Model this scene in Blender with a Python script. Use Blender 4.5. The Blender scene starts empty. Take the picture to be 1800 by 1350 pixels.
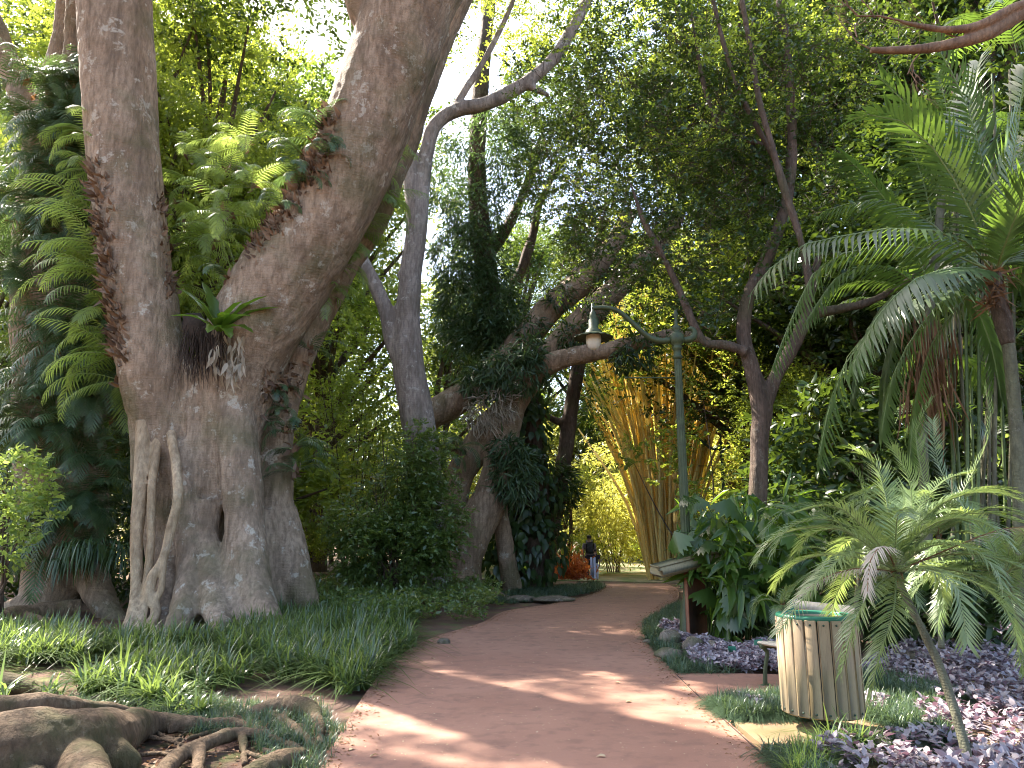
import bpy, math, random
import numpy as np
from mathutils import Vector, Matrix, noise

random.seed(7)
RNG = np.random.default_rng(7)
PI = math.pi
SC = bpy.context.scene
COL = SC.collection

# ------------------------------------------------------------------ camera, world, sun, exposure
F_PX, HORIZON, CAM_H = 1310.0, 945.0, 1.6
TH = math.atan((HORIZON - 675.0) / F_PX)
CT, ST = math.cos(TH), math.sin(TH)
cam_d = bpy.data.cameras.new('camera'); cam = bpy.data.objects.new('camera', cam_d); COL.objects.link(cam)
cam.location = (0, 0, CAM_H); cam.rotation_euler = (PI / 2 + TH, 0, 0)
cam_d.sensor_width = 36; cam_d.lens = 36 * F_PX / 1800; cam_d.clip_end = 1000; cam_d.clip_start = 0.05
SC.camera = cam

SUN_V = Vector((-0.60, 0.50, 0.90)).normalized()
w = bpy.data.worlds.new('World'); SC.world = w; w.use_nodes = True
nt = w.node_tree; bg = nt.nodes['Background']
sky = nt.nodes.new('ShaderNodeTexSky'); sky.sky_type = 'NISHITA'; sky.sun_disc = False
sky.sun_elevation = math.asin(SUN_V.z); sky.sun_rotation = math.atan2(SUN_V.x, SUN_V.y)
nt.links.new(sky.outputs[0], bg.inputs[0]); bg.inputs[1].default_value = 0.12; sky.dust_density = 3.0; sky.ozone_density = .8
sd = bpy.data.lights.new('sun', 'SUN'); sd.energy = 4.6; sd.angle = math.radians(0.5); sd.color = (1.0, 0.92, 0.80)
sun = bpy.data.objects.new('sun', sd); COL.objects.link(sun)
sun.rotation_euler = (-SUN_V).to_track_quat('-Z', 'Y').to_euler()
SC.view_settings.view_transform = 'Standard'; SC.view_settings.look = 'None'
SC.view_settings.exposure = 2.55; SC.view_settings.gamma = 1
SC.render.engine = 'CYCLES'
cy = SC.cycles
cy.max_bounces = 7; cy.diffuse_bounces = 4; cy.glossy_bounces = 2; cy.transmission_bounces = 4; cy.transparent_max_bounces = 4
cy.caustics_reflective = False; cy.caustics_refractive = False
cy.filter_width = 1.0; cy.use_denoising = True; cy.sample_clamp_indirect = 6

# ------------------------------------------------------------------ projection helpers (a pixel of the photograph + a depth -> metres)
def ray(px, py):
    x = (px - 900) / F_PX; u = (675 - py) / F_PX
    return x, CT - u * ST, ST + u * CT
def P(px, py, Y):
    x, y, z = ray(px, py); t = Y / y
    return Vector((x * t, Y, CAM_H + z * t))
def G(px, py, z0=0.0):
    x, y, z = ray(px, py); t = (CAM_H - z0) / -z
    return Vector((x * t, y * t, z0))
def M(py, Y):                        # metres per pixel there
    return Y / ray(900, py)[1] / F_PX
def proj(X, Y, Z):                   # world -> pixel arrays
    z = Z - CAM_H
    fw = Y * CT + z * ST; up = -Y * ST + z * CT
    return 900 + F_PX * X / fw, 675 - F_PX * up / fw
def TP(pts, Y=None):                 # (px,py[,Y],rpx) -> points, radii
    c, r = [], []
    for q in pts:
        if len(q) == 4: a, b, yy, rr = q
        else: (a, b, rr), yy = q, Y
        c.append(P(a, b, yy)); r.append(rr * M(b, yy))
    return c, r

# ------------------------------------------------------------------ mesh helpers
class MB:
    def __init__(s): s.V = []; s.Q = []; s.T = []; s.R = []; s.n = 0
    def add(s, V, Q=None, T=None, rnd=0.5):
        V = np.asarray(V, float).reshape(-1, 3)
        if Q is not None and len(Q): s.Q.append(np.asarray(Q, int).reshape(-1, 4) + s.n)
        if T is not None and len(T): s.T.append(np.asarray(T, int).reshape(-1, 3) + s.n)
        s.V.append(V); r = np.empty(len(V)); r[:] = rnd; s.R.append(r); s.n += len(V)
    def data(s):
        V = np.concatenate(s.V); R = np.concatenate(s.R)
        Q = np.concatenate(s.Q) if s.Q else np.zeros((0, 4), int)
        T = np.concatenate(s.T) if s.T else np.zeros((0, 3), int)
        return V, Q, T, R
    def mesh(s, name, mat, off=None, smooth=True):
        V, Q, T, R = s.data()
        if off is not None: V = V - np.array(off)
        me = bpy.data.meshes.new(name)
        me.vertices.add(len(V)); me.vertices.foreach_set('co', V.astype(np.float32).ravel())
        nq, ntr = len(Q), len(T)
        me.loops.add(nq * 4 + ntr * 3)
        me.loops.foreach_set('vertex_index', np.concatenate([Q.ravel(), T.ravel()]).astype(np.int32))
        me.polygons.add(nq + ntr)
        ls = np.concatenate([np.arange(nq) * 4, nq * 4 + np.arange(ntr) * 3]).astype(np.int32)
        me.polygons.foreach_set('loop_start', ls)
        me.polygons.foreach_set('use_smooth', np.full(nq + ntr, smooth))
        a = me.attributes.new('rnd', 'FLOAT', 'POINT'); a.data.foreach_set('value', R.astype(np.float32))
        me.update(calc_edges=True)
        if mat is not None: me.materials.append(mat)
        return me
    def obj(s, name, mat, parent=None, smooth=True):
        off = parent_loc(parent)
        o = bpy.data.objects.new(name, s.mesh(name, mat, off, smooth)); COL.objects.link(o)
        if parent is not None: o.parent = parent
        return o
def parent_loc(p):
    v = Vector((0, 0, 0))
    while p is not None: v = v + p.location; p = p.parent
    return v
def mesh_obj(name, me, parent=None):
    o = bpy.data.objects.new(name, me); COL.objects.link(o)
    if parent is not None: o.parent = parent
    return o
def tag(o, label=None, cat=None, group=None, kind=None):
    if label: o['label'] = label
    if cat: o['category'] = cat
    if group: o['group'] = group
    if kind: o['kind'] = kind
    return o
def thing(name, label, cat, loc=(0, 0, 0), group=None):
    o = bpy.data.objects.new(name, None); COL.objects.link(o); o.location = loc
    o.empty_display_size = 0.2
    return tag(o, label, cat, group)
def dup(root, loc, rz=0, sc=1.0, label=None, group=None, tilt=(0, 0)):
    r = root.copy(); COL.objects.link(r); r.location = loc; r.rotation_euler = (tilt[0], tilt[1], rz)
    r.scale = (sc, sc, sc) if not isinstance(sc, tuple) else sc
    if label: r['label'] = label
    if group: r['group'] = group
    for ch in list(root.children):
        c = ch.copy(); COL.objects.link(c); c.parent = r
        for g in list(ch.children):
            d = g.copy(); COL.objects.link(d); d.parent = c
    return r
def catmull(pts, rad, step):
    n = len(pts); out, ro = [], []
    for i in range(n - 1):
        p0 = pts[max(i - 1, 0)]; p1 = pts[i]; p2 = pts[i + 1]; p3 = pts[min(i + 2, n - 1)]
        k = max(1, int((p2 - p1).length / step))
        for j in range(k):
            t = j / k
            out.append(0.5 * ((2 * p1) + (p2 - p0) * t + (2 * p0 - 5 * p1 + 4 * p2 - p3) * t * t + (3 * p1 - p0 - 3 * p2 + p3) * t ** 3))
            ro.append(rad[i] + (rad[i + 1] - rad[i]) * t)
    out.append(pts[-1]); ro.append(rad[-1])
    return out, ro
def tube(mb, pts, rad, seg=10, step=None, cap=True, rnd=0.5, wob=0.0, squash=1.0):
    pts = [Vector(p) for p in pts]
    if step is None: step = max(0.02, max(rad) * 1.2)
    pts, rad = catmull(pts, rad, step)
    n = len(pts); V = []; t0 = (pts[1] - pts[0]).normalized()
    u = t0.orthogonal().normalized()
    ang = np.linspace(0, 2 * PI, seg, endpoint=False); ca, sa = np.cos(ang), np.sin(ang)
    for i in range(n):
        t = (pts[min(i + 1, n - 1)] - pts[max(i - 1, 0)])
        if t.length < 1e-7: t = t0
        t.normalize(); u = (u - t * u.dot(t))
        if u.length < 1e-6: u = t.orthogonal()
        u.normalize(); v = t.cross(u)
        r = rad[i] * np.ones(seg)
        if wob: r = r * (1 + wob * (RNG.random(seg) - .5) * 2)
        c = np.array(pts[i]); V.append(c + np.outer(ca * r, u) + np.outer(sa * r * squash, v))
    V = np.concatenate(V)
    i = np.arange(n - 1)[:, None]; j = np.arange(seg)[None]; jn = (j + 1) % seg
    Q = np.stack([i * seg + j, i * seg + jn, (i + 1) * seg + jn, (i + 1) * seg + j], -1).reshape(-1, 4)
    T = []
    if cap:
        V = np.concatenate([V, [np.array(pts[0]), np.array(pts[-1])]]); b = n * seg
        for k in range(seg):
            T.append((b, (k + 1) % seg, k)); T.append((b + 1, (n - 1) * seg + k, (n - 1) * seg + (k + 1) % seg))
    mb.add(V, Q, T, rnd)
def box(mb, c, size, rot=None, bev=0.0, rnd=0.5):
    hx, hy, hz = [s / 2 for s in size]; b = min(bev, hx * .9, hy * .9, hz * .9)
    if b <= 0:
        V = np.array([(x, y, z) for z in (-hz, hz) for y in (-hy, hy) for x in (-hx, hx)])
        Q = [(0, 2, 3, 1), (4, 5, 7, 6), (0, 1, 5, 4), (2, 6, 7, 3), (0, 4, 6, 2), (1, 3, 7, 5)]; T = []
    else:
        V = []; idx = {}
        for sx in (-1, 1):
            for sy in (-1, 1):
                for sz in (-1, 1):
                    for ax in range(3):
                        p = [sx * (hx - b), sy * (hy - b), sz * (hz - b)]
                        p[ax] = (sx, sy, sz)[ax] * (hx, hy, hz)[ax]
                        idx[(sx, sy, sz, ax)] = len(V); V.append(p)
        V = np.array(V); Q = []; T = []
        for ax in range(3):
            o1, o2 = [a for a in range(3) if a != ax]
            for s in (-1, 1):
                def key(a, c_):
                    k = [0, 0, 0]; k[ax] = s; k[o1] = a; k[o2] = c_; return idx[tuple(k) + (ax,)]
                Q.append((key(-1, -1), key(1, -1), key(1, 1), key(-1, 1)))
            for s1 in (-1, 1):
                for s2 in (-1, 1):
                    def k2(v, a):
                        k = [0, 0, 0]; k[ax] = v; k[o1] = s1; k[o2] = s2; return idx[tuple(k) + (a,)]
                    Q.append((k2(-1, o1), k2(1, o1), k2(1, o2), k2(-1, o2)))
        for sx in (-1, 1):
            for sy in (-1, 1):
                for sz in (-1, 1): T.append(tuple(idx[(sx, sy, sz, a)] for a in range(3)))
    if rot is not None: V = V @ np.array(rot.to_3x3()).T
    mb.add(V + np.array(c), Q, T, rnd)
def lathe(mb, prof, seg=24, c=(0, 0, 0), rnd=0.5):
    ang = np.linspace(0, 2 * PI, seg, endpoint=False)
    V = np.concatenate([np.stack([np.cos(ang) * r + c[0], np.sin(ang) * r + c[1], np.full(seg, z + c[2])], 1) for r, z in prof])
    n = len(prof); i = np.arange(n - 1)[:, None]; j = np.arange(seg)[None]; jn = (j + 1) % seg
    mb.add(V, np.stack([i * seg + j, i * seg + jn, (i + 1) * seg + jn, (i + 1) * seg + j], -1).reshape(-1, 4), None, rnd)
def norm(a): return a / np.maximum(np.linalg.norm(a, axis=-1, keepdims=True), 1e-9)
# leaf templates: (u along, v across, w up), quads
T_DIA = (np.array([(0, 0, 0), (.45, .5, 0), (1, 0, -.05), (.45, -.5, 0)]), np.array([(0, 1, 2, 3)]))
T_LEAF = (np.array([(0, 0, 0), (.5, 0, 0), (1, 0, -.18), (.38, .5, .09), (.38, -.5, .09)]), np.array([(0, 3, 2, 1), (0, 1, 2, 4)]))
T_BIG = (np.array([(0, 0, 0), (.3, 0, 0), (.65, 0, -.04), (1, 0, -.22), (.2, .42, .07), (.55, .42, .04), (.2, -.42, .07), (.55, -.42, .04)]),
         np.array([(0, 4, 5, 1), (1, 5, 3, 2), (0, 1, 7, 6), (1, 2, 3, 7)]))
T_STRIP = (np.array([(0, .3, 0), (0, -.3, 0), (.4, .5, .02), (.4, -.5, .02), (1, .04, -.18), (1, -.04, -.18)]), np.array([(0, 1, 3, 2), (2, 3, 5, 4)]))
T_VSTR = (np.array([(0, 0, -.0), (.05, .5, .02), (.05, -.5, .02), (.5, 0, -.02), (.5, .5, .02), (.5, -.5, .02), (1, 0, -.2)]),
          np.array([(0, 3, 4, 1), (0, 2, 5, 3), (3, 6, 6, 4), (3, 5, 6, 6)]))
def fan_t(k=8, spread=2.2):
    V = [(0, 0, 0)]; Q = []
    for i in range(k + 1):
        a = -spread / 2 + spread * i / k; r = .80
        V.append((math.cos(a) * r, math.sin(a) * r, -.10 * (1 + abs(a)) - .02))
    for i in range(k):
        a = -spread / 2 + spread * (i + .5) / k; r = 1 - .06 * (i % 2)
        V.append((math.cos(a) * r, math.sin(a) * r, -.22 - .12 * abs(a)))
    for i in range(k): Q.append((0, 1 + i, k + 2 + i, 2 + i))
    return np.array(V), np.array(Q)
T_FAN = fan_t()
def leaves(mb, pos, d, nrm, L, W, tmpl=T_LEAF, rnd=None):
    n = len(pos)
    if n == 0: return
    d = norm(d); s = norm(np.cross(nrm, d)); nn = np.cross(d, s)
    tv, tq = tmpl; k = len(tv)
    L = np.broadcast_to(L, n)[:, None, None]; W = np.broadcast_to(W, n)[:, None, None]
    V = pos[:, None] + d[:, None] * L * tv[None, :, 0:1] + s[:, None] * W * tv[None, :, 1:2] + nn[:, None] * L * tv[None, :, 2:3]
    Q = (tq[None] + (np.arange(n) * k)[:, None, None]).reshape(-1, 4)
    if rnd is None: rnd = RNG.random(n)
    R = np.repeat(np.broadcast_to(rnd, n), k)
    deg = Q[:, 1] == Q[:, 2]; deg2 = Q[:, 2] == Q[:, 3]
    T = np.concatenate([Q[deg][:, [0, 1, 3]], Q[deg2][:, [0, 1, 2]]])
    mb.add(V.reshape(-1, 3), Q[~(deg | deg2)], T, R)
SPOTS = []
def sunfilter(cen):
    k = np.ones(len(cen), bool); sv = np.array(SUN_V)
    for tgt, rad in SPOTS:
        d = cen - np.array(tgt); al = d @ sv; dist = np.linalg.norm(d - al[:, None] * sv, axis=1); k &= ~((dist < rad) & (al > 1.2))
    return k
def twigs(mb, cen, L=.1, W=.05, per=9, tlen=.35, up=.3, tmpl=T_LEAF, outdir=None, droop=0.0, nj=.6, stick=None):
    """sprays of leaves set alternately along short twigs"""
    if SPOTS:
        k = sunfilter(cen); cen = cen[k]
        if outdir is not None: outdir = outdir[k]
    n = len(cen)
    if n == 0: return
    D = RNG.normal(size=(n, 3)); D[:, 2] = D[:, 2] * .5 + up
    if outdir is not None: D = norm(D) + outdir
    D = norm(D)
    S = norm(np.cross(D, RNG.normal(size=(n, 3)) * .4 + [0, 0, 1])); tl = tlen * (.6 + .8 * RNG.random(n))
    tr = RNG.random(n)
    for j in range(per):
        f = (j + 1) / per; side = 1 if j % 2 else -1
        if j == per - 1: side = 0
        pos = cen + D * (tl * f)[:, None] + np.array([0, 0, -droop]) * f * f
        d = D * .7 + S * side * .9 + RNG.normal(size=(n, 3)) * .3 + [0, 0, -droop * 1.5]
        nr = np.array([0, 0, 1.]) + RNG.normal(size=(n, 3)) * nj
        s = .65 + .6 * RNG.random(n)
        leaves(mb, pos, d, nr, L * s, W * s, tmpl, np.clip(.6 * tr + .4 * RNG.random(n), 0, 1))
    if stick is not None:
        for i in range(0, n, 3):
            tube(stick, [cen[i] - D[i] * .45 - np.array([0, 0, .12]), cen[i], cen[i] + D[i] * tl[i]], [.009, .006, .003], 3, 9, False)
def blob(n, c, r, shell=.5):
    """points in an ellipsoid, biased to its outside"""
    v = norm(RNG.normal(size=(n, 3))); q = RNG.random(n) ** (1 / 3.0) * (1 - shell) + shell * (RNG.random(n) ** .15)
    return np.array(c) + v * q[:, None] * np.array(r), v
def pxblobs(mb, spec, n_tot, L, W, **kw):
    """spec: (px,py,Y,rx_px,ry_px[,weight]) masses of foliage"""
    area = [s[3] * s[4] * (s[5] if len(s) > 5 else 1) for s in spec]; A = sum(area)
    for s, a in zip(spec, area):
        m = M(s[1], s[2]); c = P(s[0], s[1], s[2]); rx, rz = s[3] * m, s[4] * m
        n = max(3, int(n_tot * a / A)); p, v = blob(n, c, (rx, max(.5, (rx + rz) * .4), rz))
        # uneven outline: keep points where a noise field is high
        f = np.array([noise.noise(Vector(q) * (1.3 / max(.5, rx * .6))) for q in p])
        p, v = p[f > -.12], v[f > -.12]
        twigs(mb, p, L, W, outdir=v * .6, **kw)
def in_poly(px, py, poly):
    ins = np.zeros(len(px), bool); j = len(poly) - 1
    for i in range(len(poly)):
        xi, yi = poly[i]; xj, yj = poly[j]
        c = ((yi > py) != (yj > py)) & (px < (xj - xi) * (py - yi) / (yj - yi + 1e-12) + xi)
        ins ^= c; j = i
    return ins
def ground_pts(n, poly, excl=()):
    """random ground points whose picture falls inside a polygon"""
    g = [G(*p) for p in poly]
    x0, x1 = min(p.x for p in g), max(p.x for p in g); y0, y1 = min(p.y for p in g), max(p.y for p in g)
    X = RNG.uniform(x0, x1, n); Y = RNG.uniform(y0, y1, n)
    gp = [(p.x, p.y) for p in g]; k = in_poly(X, Y, gp)
    for e in excl: k &= ~in_poly(X, Y, [(q.x, q.y) for q in (G(*p) for p in e)])
    return np.stack([X[k], Y[k], np.zeros(k.sum())], 1)
def frond(lf, rc, base, az, el, L, droop, n=24, ll=.3, lw=.03, ang=1.0, vee=.3, r0=.012, tmpl=T_STRIP, start=.15, hang=.0, twist=0.0, rnd=None, path=None, taper=.6):
    """one pinnate frond: arching midrib + leaflets on both sides"""
    K = 16
    if path is None:
        pts = [Vector(base)]; e = el; seg = L / K
        for i in range(K):
            pts.append(pts[-1] + Vector((math.cos(az) * math.cos(e), math.sin(az) * math.cos(e), math.sin(e))) * seg)
            e = max(-1.45, e - droop / K * (0.5 + 1.2 * i / K))
    else:
        pts, _ = catmull([Vector(q) for q in path], [1] * len(path), 1e9 if len(path) > K else sum((path[i + 1] - path[i]).length for i in range(len(path) - 1)) / K)
    P_ = np.array(pts); m = len(P_)
    if rc is not None: tube(rc, pts[::2] if len(pts) % 2 else pts[::2] + [pts[-1]], list(np.linspace(r0, r0 * .25, len(pts[::2] if len(pts) % 2 else pts[::2] + [pts[-1]]))), 5, 9, False)
    t = np.linspace(start, .995, n); fi = t * (m - 1); i0 = np.clip(fi.astype(int), 0, m - 2); fr = (fi - i0)[:, None]
    pos = P_[i0] * (1 - fr) + P_[i0 + 1] * fr; tan = norm(P_[i0 + 1] - P_[i0])
    side = norm(np.cross(tan, np.array([0, 0, 1.]) + 1e-3)); up = np.cross(side, tan)
    if twist:
        c, s = math.cos(twist), math.sin(twist); side, up = side * c + up * s, up * c - side * s
    prof = np.sin(np.clip(.12 + .88 * (t - start) / (1 - start), 0, 1) * PI * .86 + .2) ** taper
    fr_r = random.random() if rnd is None else rnd
    for sg in (1, -1):
        a = ang * (1 - .45 * (t - start))[:, None] + RNG.normal(size=(n, 1)) * .05
        d = tan * np.cos(a) + side * sg * np.sin(a) + up * vee * (1 + RNG.normal(size=(n, 1)) * .25) + np.array([0, 0, -hang])
        nr = up + side * (-sg) * vee
        q = .9 + .2 * RNG.random(n)
        leaves(lf, pos, d, nr, ll * np.maximum(prof, .12) * q, lw * q, tmpl, np.clip(fr_r * .6 + .4 * RNG.random(n), 0, 1))
def blend(tubes, voxel, smooth, name, mat, parent=None, bump=0.0, bscale=2.0, seg=14):
    """union of tubes melted into one continuous skin (voxel remesh + smoothing)"""
    mb = MB()
    for pts, rad in tubes: tube(mb, pts, rad, seg, max(voxel * 1.5, max(rad) * .5), True)
    me = mb.mesh('tmp', None); o = bpy.data.objects.new('tmp', me); COL.objects.link(o)
    r = o.modifiers.new('r', 'REMESH'); r.mode = 'VOXEL'; r.voxel_size = voxel; r.use_smooth_shade = True
    s = o.modifiers.new('s', 'SMOOTH'); s.iterations = smooth; s.factor = .6
    dg = bpy.context.evaluated_depsgraph_get(); m2 = bpy.data.meshes.new_from_object(o.evaluated_get(dg))
    bpy.data.objects.remove(o); m2.name = name
    n = len(m2.vertices); co = np.empty(n * 3, np.float32); m2.vertices.foreach_get('co', co); co = co.reshape(-1, 3)
    if bump:
        no = np.empty(n * 3, np.float32); m2.vertices.foreach_get('normal', no); no = no.reshape(-1, 3)
        k = np.array([noise.noise(Vector((c[0] * bscale, c[1] * bscale, c[2] * bscale * .45))) + .4 * noise.noise(Vector(c) * bscale * 3.1) for c in co.tolist()])
        co = co + no * (k * bump)[:, None]
    co = co - np.array(parent_loc(parent)); m2.vertices.foreach_set('co', co.astype(np.float32).ravel())
    m2.materials.clear(); m2.materials.append(mat); m2.update()
    for p in (m2.polygons,): p.foreach_set('use_smooth', np.ones(len(p), bool))
    return mesh_obj(name, m2, parent)

# gaps in the canopy: where the photograph shows sun reaching the ground and the fronds
for px, py, rad in [(1000, 1048, .45), (1100, 1052, .5), (930, 1072, .4), (1060, 1072, .5), (1140, 1066, .4), (960, 1090, .35), (1080, 1093, .45), (880, 1108, .35), (1010, 1108, .35), (1120, 1120, .25),
                    (1250, 1215, .2), (1320, 1215, .2),
                    (180, 1150, .55), (260, 1165, .6), (330, 1150, .35), (110, 1180, .4), (560, 1180, .3), (640, 1150, .25), (500, 1235, .3), (420, 1170, .25), (590, 1260, .2),
                    (1560, 1190, .3), (1640, 1230, .5), (1720, 1240, .5), (1780, 1180, .45), (1560, 1275, .25), (1450, 1335, .3), (1240, 1165, .25), (1330, 1160, .25), (1200, 1100, .25), (1640, 1130, .2), (1090, 1022, .8), (1130, 1018, .8)]:
    SPOTS.append((G(px, py), rad))
_rs = random.Random(4)
for _ in range(95):
    _y = 1120 + 225 * _rs.random() ** .8; _l = 900 - (_y - 1060) * 1.15; _r = 1150 + (_y - 1120) * .85; _x = _rs.uniform(_l, _r)
    if noise.noise(Vector((_x * .004, _y * .02, 1.7))) < -.05: continue
    SPOTS.append((G(_x, _y), _rs.uniform(.09, .26)))
for px, py, Y_, rad in [(1480, 430, 9.8, .45), (1540, 440, 9.9, .4), (1400, 450, 9.6, .3), (1560, 570, 9.8, .4), (1500, 620, 9.8, .35), (1450, 720, 9.8, .3), (1700, 230, 10.6, .5), (1600, 230, 10.6, .4), (1540, 880, 6, .3), (1600, 900, 6, .3), (1290, 940, 12, .3), (1240, 1000, 12, .25), (1330, 900, 12, .2),
                        (150, 150, 14.7, .5), (160, 320, 14.9, .4), (140, 420, 14.6, .6), (130, 560, 14.6, .6), (640, 150, 14, .4), (590, 230, 14, .3), (670, 350, 16.3, .5), (640, 420, 16.3, .5), (450, 280, 14.6, .5), (250, 880, 14.6, .4), (880, 700, 22, .5), (1150, 700, 31, 2.5), (1180, 850, 31, 2.0), (1080, 750, 31, 2.0), (1160, 560, 31, 2.0), (560, 660, 27, 1.6), (640, 700, 26, 1.6), (600, 860, 24, 1.4), (1060, 860, 36, 2.2), (1120, 780, 36, 2.2), (200, 60, 14, .5), (195, 250, 14, .4), (225, 480, 14.2, .4), (400, 900, 14.6, .3), (560, 450, 14, .35), (1140, 610, 22, .6), (1340, 760, 13.5, .25), (700, 760, 19, .9), (650, 850, 18.5, .8), (740, 880, 18.8, .8), (690, 960, 18.3, .6), (760, 800, 19, .6), (620, 1030, 17, .7), (760, 1030, 17, .6), (840, 1060, 16, .5), (30, 850, 13.2, .5), (610, 650, 26, 1.6), (100, 400, 16.4, .5), (60, 600, 16.4, .5), (80, 200, 16.6, .5), (840, 940, 22.6, .5), (900, 640, 21.8, .5)]:
    SPOTS.append((P(px, py, Y_), rad))

# ------------------------------------------------------------------ materials
def newmat(name):
    m = bpy.data.materials.new(name); m.use_nodes = True; t = m.node_tree
    b = t.nodes['Principled BSDF']; return m, t, b
def N(t, kind, **kw):
    n = t.nodes.new(kind)
    for k, v in kw.items(): setattr(n, k, v)
    return n
def rgb(c): return (c[0], c[1], c[2], 1)
def mixc(t, fac, a, b, mode='MIX'):
    m = N(t, 'ShaderNodeMix', data_type='RGBA', blend_type=mode)
    for s, v in ((0, fac), (6, a), (7, b)):
        if isinstance(v, bpy.types.NodeSocket): t.links.new(v, m.inputs[s])
        else: m.inputs[s].default_value = v if s == 0 else rgb(v)
    return m.outputs[2]
def ramp(t, src, a, b, va=0.0, vb=1.0):
    r = N(t, 'ShaderNodeMapRange'); r.inputs[1].default_value = a; r.inputs[2].default_value = b
    r.inputs[3].default_value = va; r.inputs[4].default_value = vb; t.links.new(src, r.inputs[0]); return r.outputs[0]
def nz(t, scale, detail=4, vec=None, rough=.55, stretch=None):
    n = N(t, 'ShaderNodeTexNoise'); n.inputs['Scale'].default_value = scale; n.inputs['Detail'].default_value = detail
    n.inputs['Roughness'].default_value = rough
    if vec is None: vec = N(t, 'ShaderNodeTexCoord').outputs['Object']
    if stretch:
        mp = N(t, 'ShaderNodeMapping'); mp.inputs['Scale'].default_value = stretch; t.links.new(vec, mp.inputs[0]); vec = mp.outputs[0]
    t.links.new(vec, n.inputs['Vector']); return n.outputs['Fac']
def bumpn(t, b, h, strength=.4, dist=.02):
    k = N(t, 'ShaderNodeBump'); k.inputs['Strength'].default_value = strength; k.inputs['Distance'].default_value = dist
    t.links.new(h, k.inputs['Height']); t.links.new(k.outputs[0], b.inputs['Normal'])
def leafmat(name, dark, light, trans=None, tw=.4, rough=.35, spec=.5):
    m, t, b = newmat(name)
    a = N(t, 'ShaderNodeAttribute'); a.attribute_name = 'rnd'; f = a.outputs['Fac']
    c = mixc(t, f, dark, light); t.links.new(c, b.inputs['Base Color'])
    b.inputs['Roughness'].default_value = rough; b.inputs['Specular IOR Level'].default_value = spec
    if trans is None: trans = (light[0] * 3.0, light[1] * 2.6, light[2] * .9)
    tr = N(t, 'ShaderNodeBsdfTranslucent')
    tc = mixc(t, f, [x * .6 for x in trans], trans); t.links.new(tc, tr.inputs[0])
    mx = N(t, 'ShaderNodeMixShader'); mx.inputs[0].default_value = tw
    t.links.new(b.outputs[0], mx.inputs[1]); t.links.new(tr.outputs[0], mx.inputs[2])
    t.links.new(mx.outputs[0], t.nodes['Material Output'].inputs[0]); return m
def barkmat(name, base, dark, pale, ring=0.0, moss=.3, lichen=.25, scale=1.0, bump=.5):
    m, t, b = newmat(name)
    n1 = nz(t, 1.6 * scale, 5, stretch=(1, 1, .5)); n2 = nz(t, 14 * scale, 6, stretch=(1, 1, .35)); n3 = nz(t, .9 * scale, 6)
    n4 = nz(t, 2.6 * scale, 9, rough=.75); st = nz(t, 5 * scale, 6, stretch=(1, 1, .09), rough=.7)
    c = mixc(t, ramp(t, n1, .38, .62), base, dark)
    c = mixc(t, ramp(t, st, .50, .66, 0, .65), c, [x * .42 for x in dark])
    c = mixc(t, ramp(t, st, .47, .34, 0, .35), c, [min(.8, x * 1.35) for x in base])
    c = mixc(t, ramp(t, n2, .42, .68, 0, .6), c, [x * .40 for x in dark])
    if lichen: c = mixc(t, ramp(t, n4, .575, .61, 0, min(.9, lichen * 2.4)), c, pale)
    if moss: c = mixc(t, ramp(t, n3, .50, .64, 0, moss), c, (.085, .095, .03))
    n5 = nz(t, 50 * scale, 3, rough=.7)
    c = mixc(t, ramp(t, n5, .42, .72, 0, .45), c, [x * .4 for x in base])
    t.links.new(c, b.inputs['Base Color']); b.inputs['Roughness'].default_value = .8; b.inputs['Specular IOR Level'].default_value = .25
    def madd(x, k, y=None):
        q = N(t, 'ShaderNodeMath', operation='MULTIPLY_ADD'); t.links.new(x, q.inputs[0]); q.inputs[1].default_value = k
        if y is None: q.inputs[2].default_value = 0
        else: t.links.new(y, q.inputs[2])
        return q.outputs[0]
    h = madd(n5, .35, madd(st, 1.0, madd(n2, .8)))
    if ring:
        wv = N(t, 'ShaderNodeTexWave', wave_type='BANDS', bands_direction='Z'); wv.inputs['Scale'].default_value = 3.2 * ring
        wv.inputs['Distortion'].default_value = 6; wv.inputs['Detail'].default_value = 4; wv.inputs['Detail Scale'].default_value = 2.2
        t.links.new(N(t, 'ShaderNodeTexCoord').outputs['Object'], wv.inputs[0]); h = madd(wv.outputs['Fac'], .09, h)
    bumpn(t, b, h, bump, .07); return m
def simple(name, col, rough=.6, var=.25, scale=8, metal=0, spec=.4, bump=.15, stretch=None):
    m, t, b = newmat(name); n = nz(t, scale, 5, stretch=stretch)
    c = mixc(t, ramp(t, n, .3, .7), [x * (1 - var) for x in col], [min(1, x * (1 + var)) for x in col]); t.links.new(c, b.inputs['Base Color'])
    b.inputs['Roughness'].default_value = rough; b.inputs['Metallic'].default_value = metal; b.inputs['Specular IOR Level'].default_value = spec
    if bump: bumpn(t, b, nz(t, scale * 6, 4, stretch=stretch), bump, .01)
    return m

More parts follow.
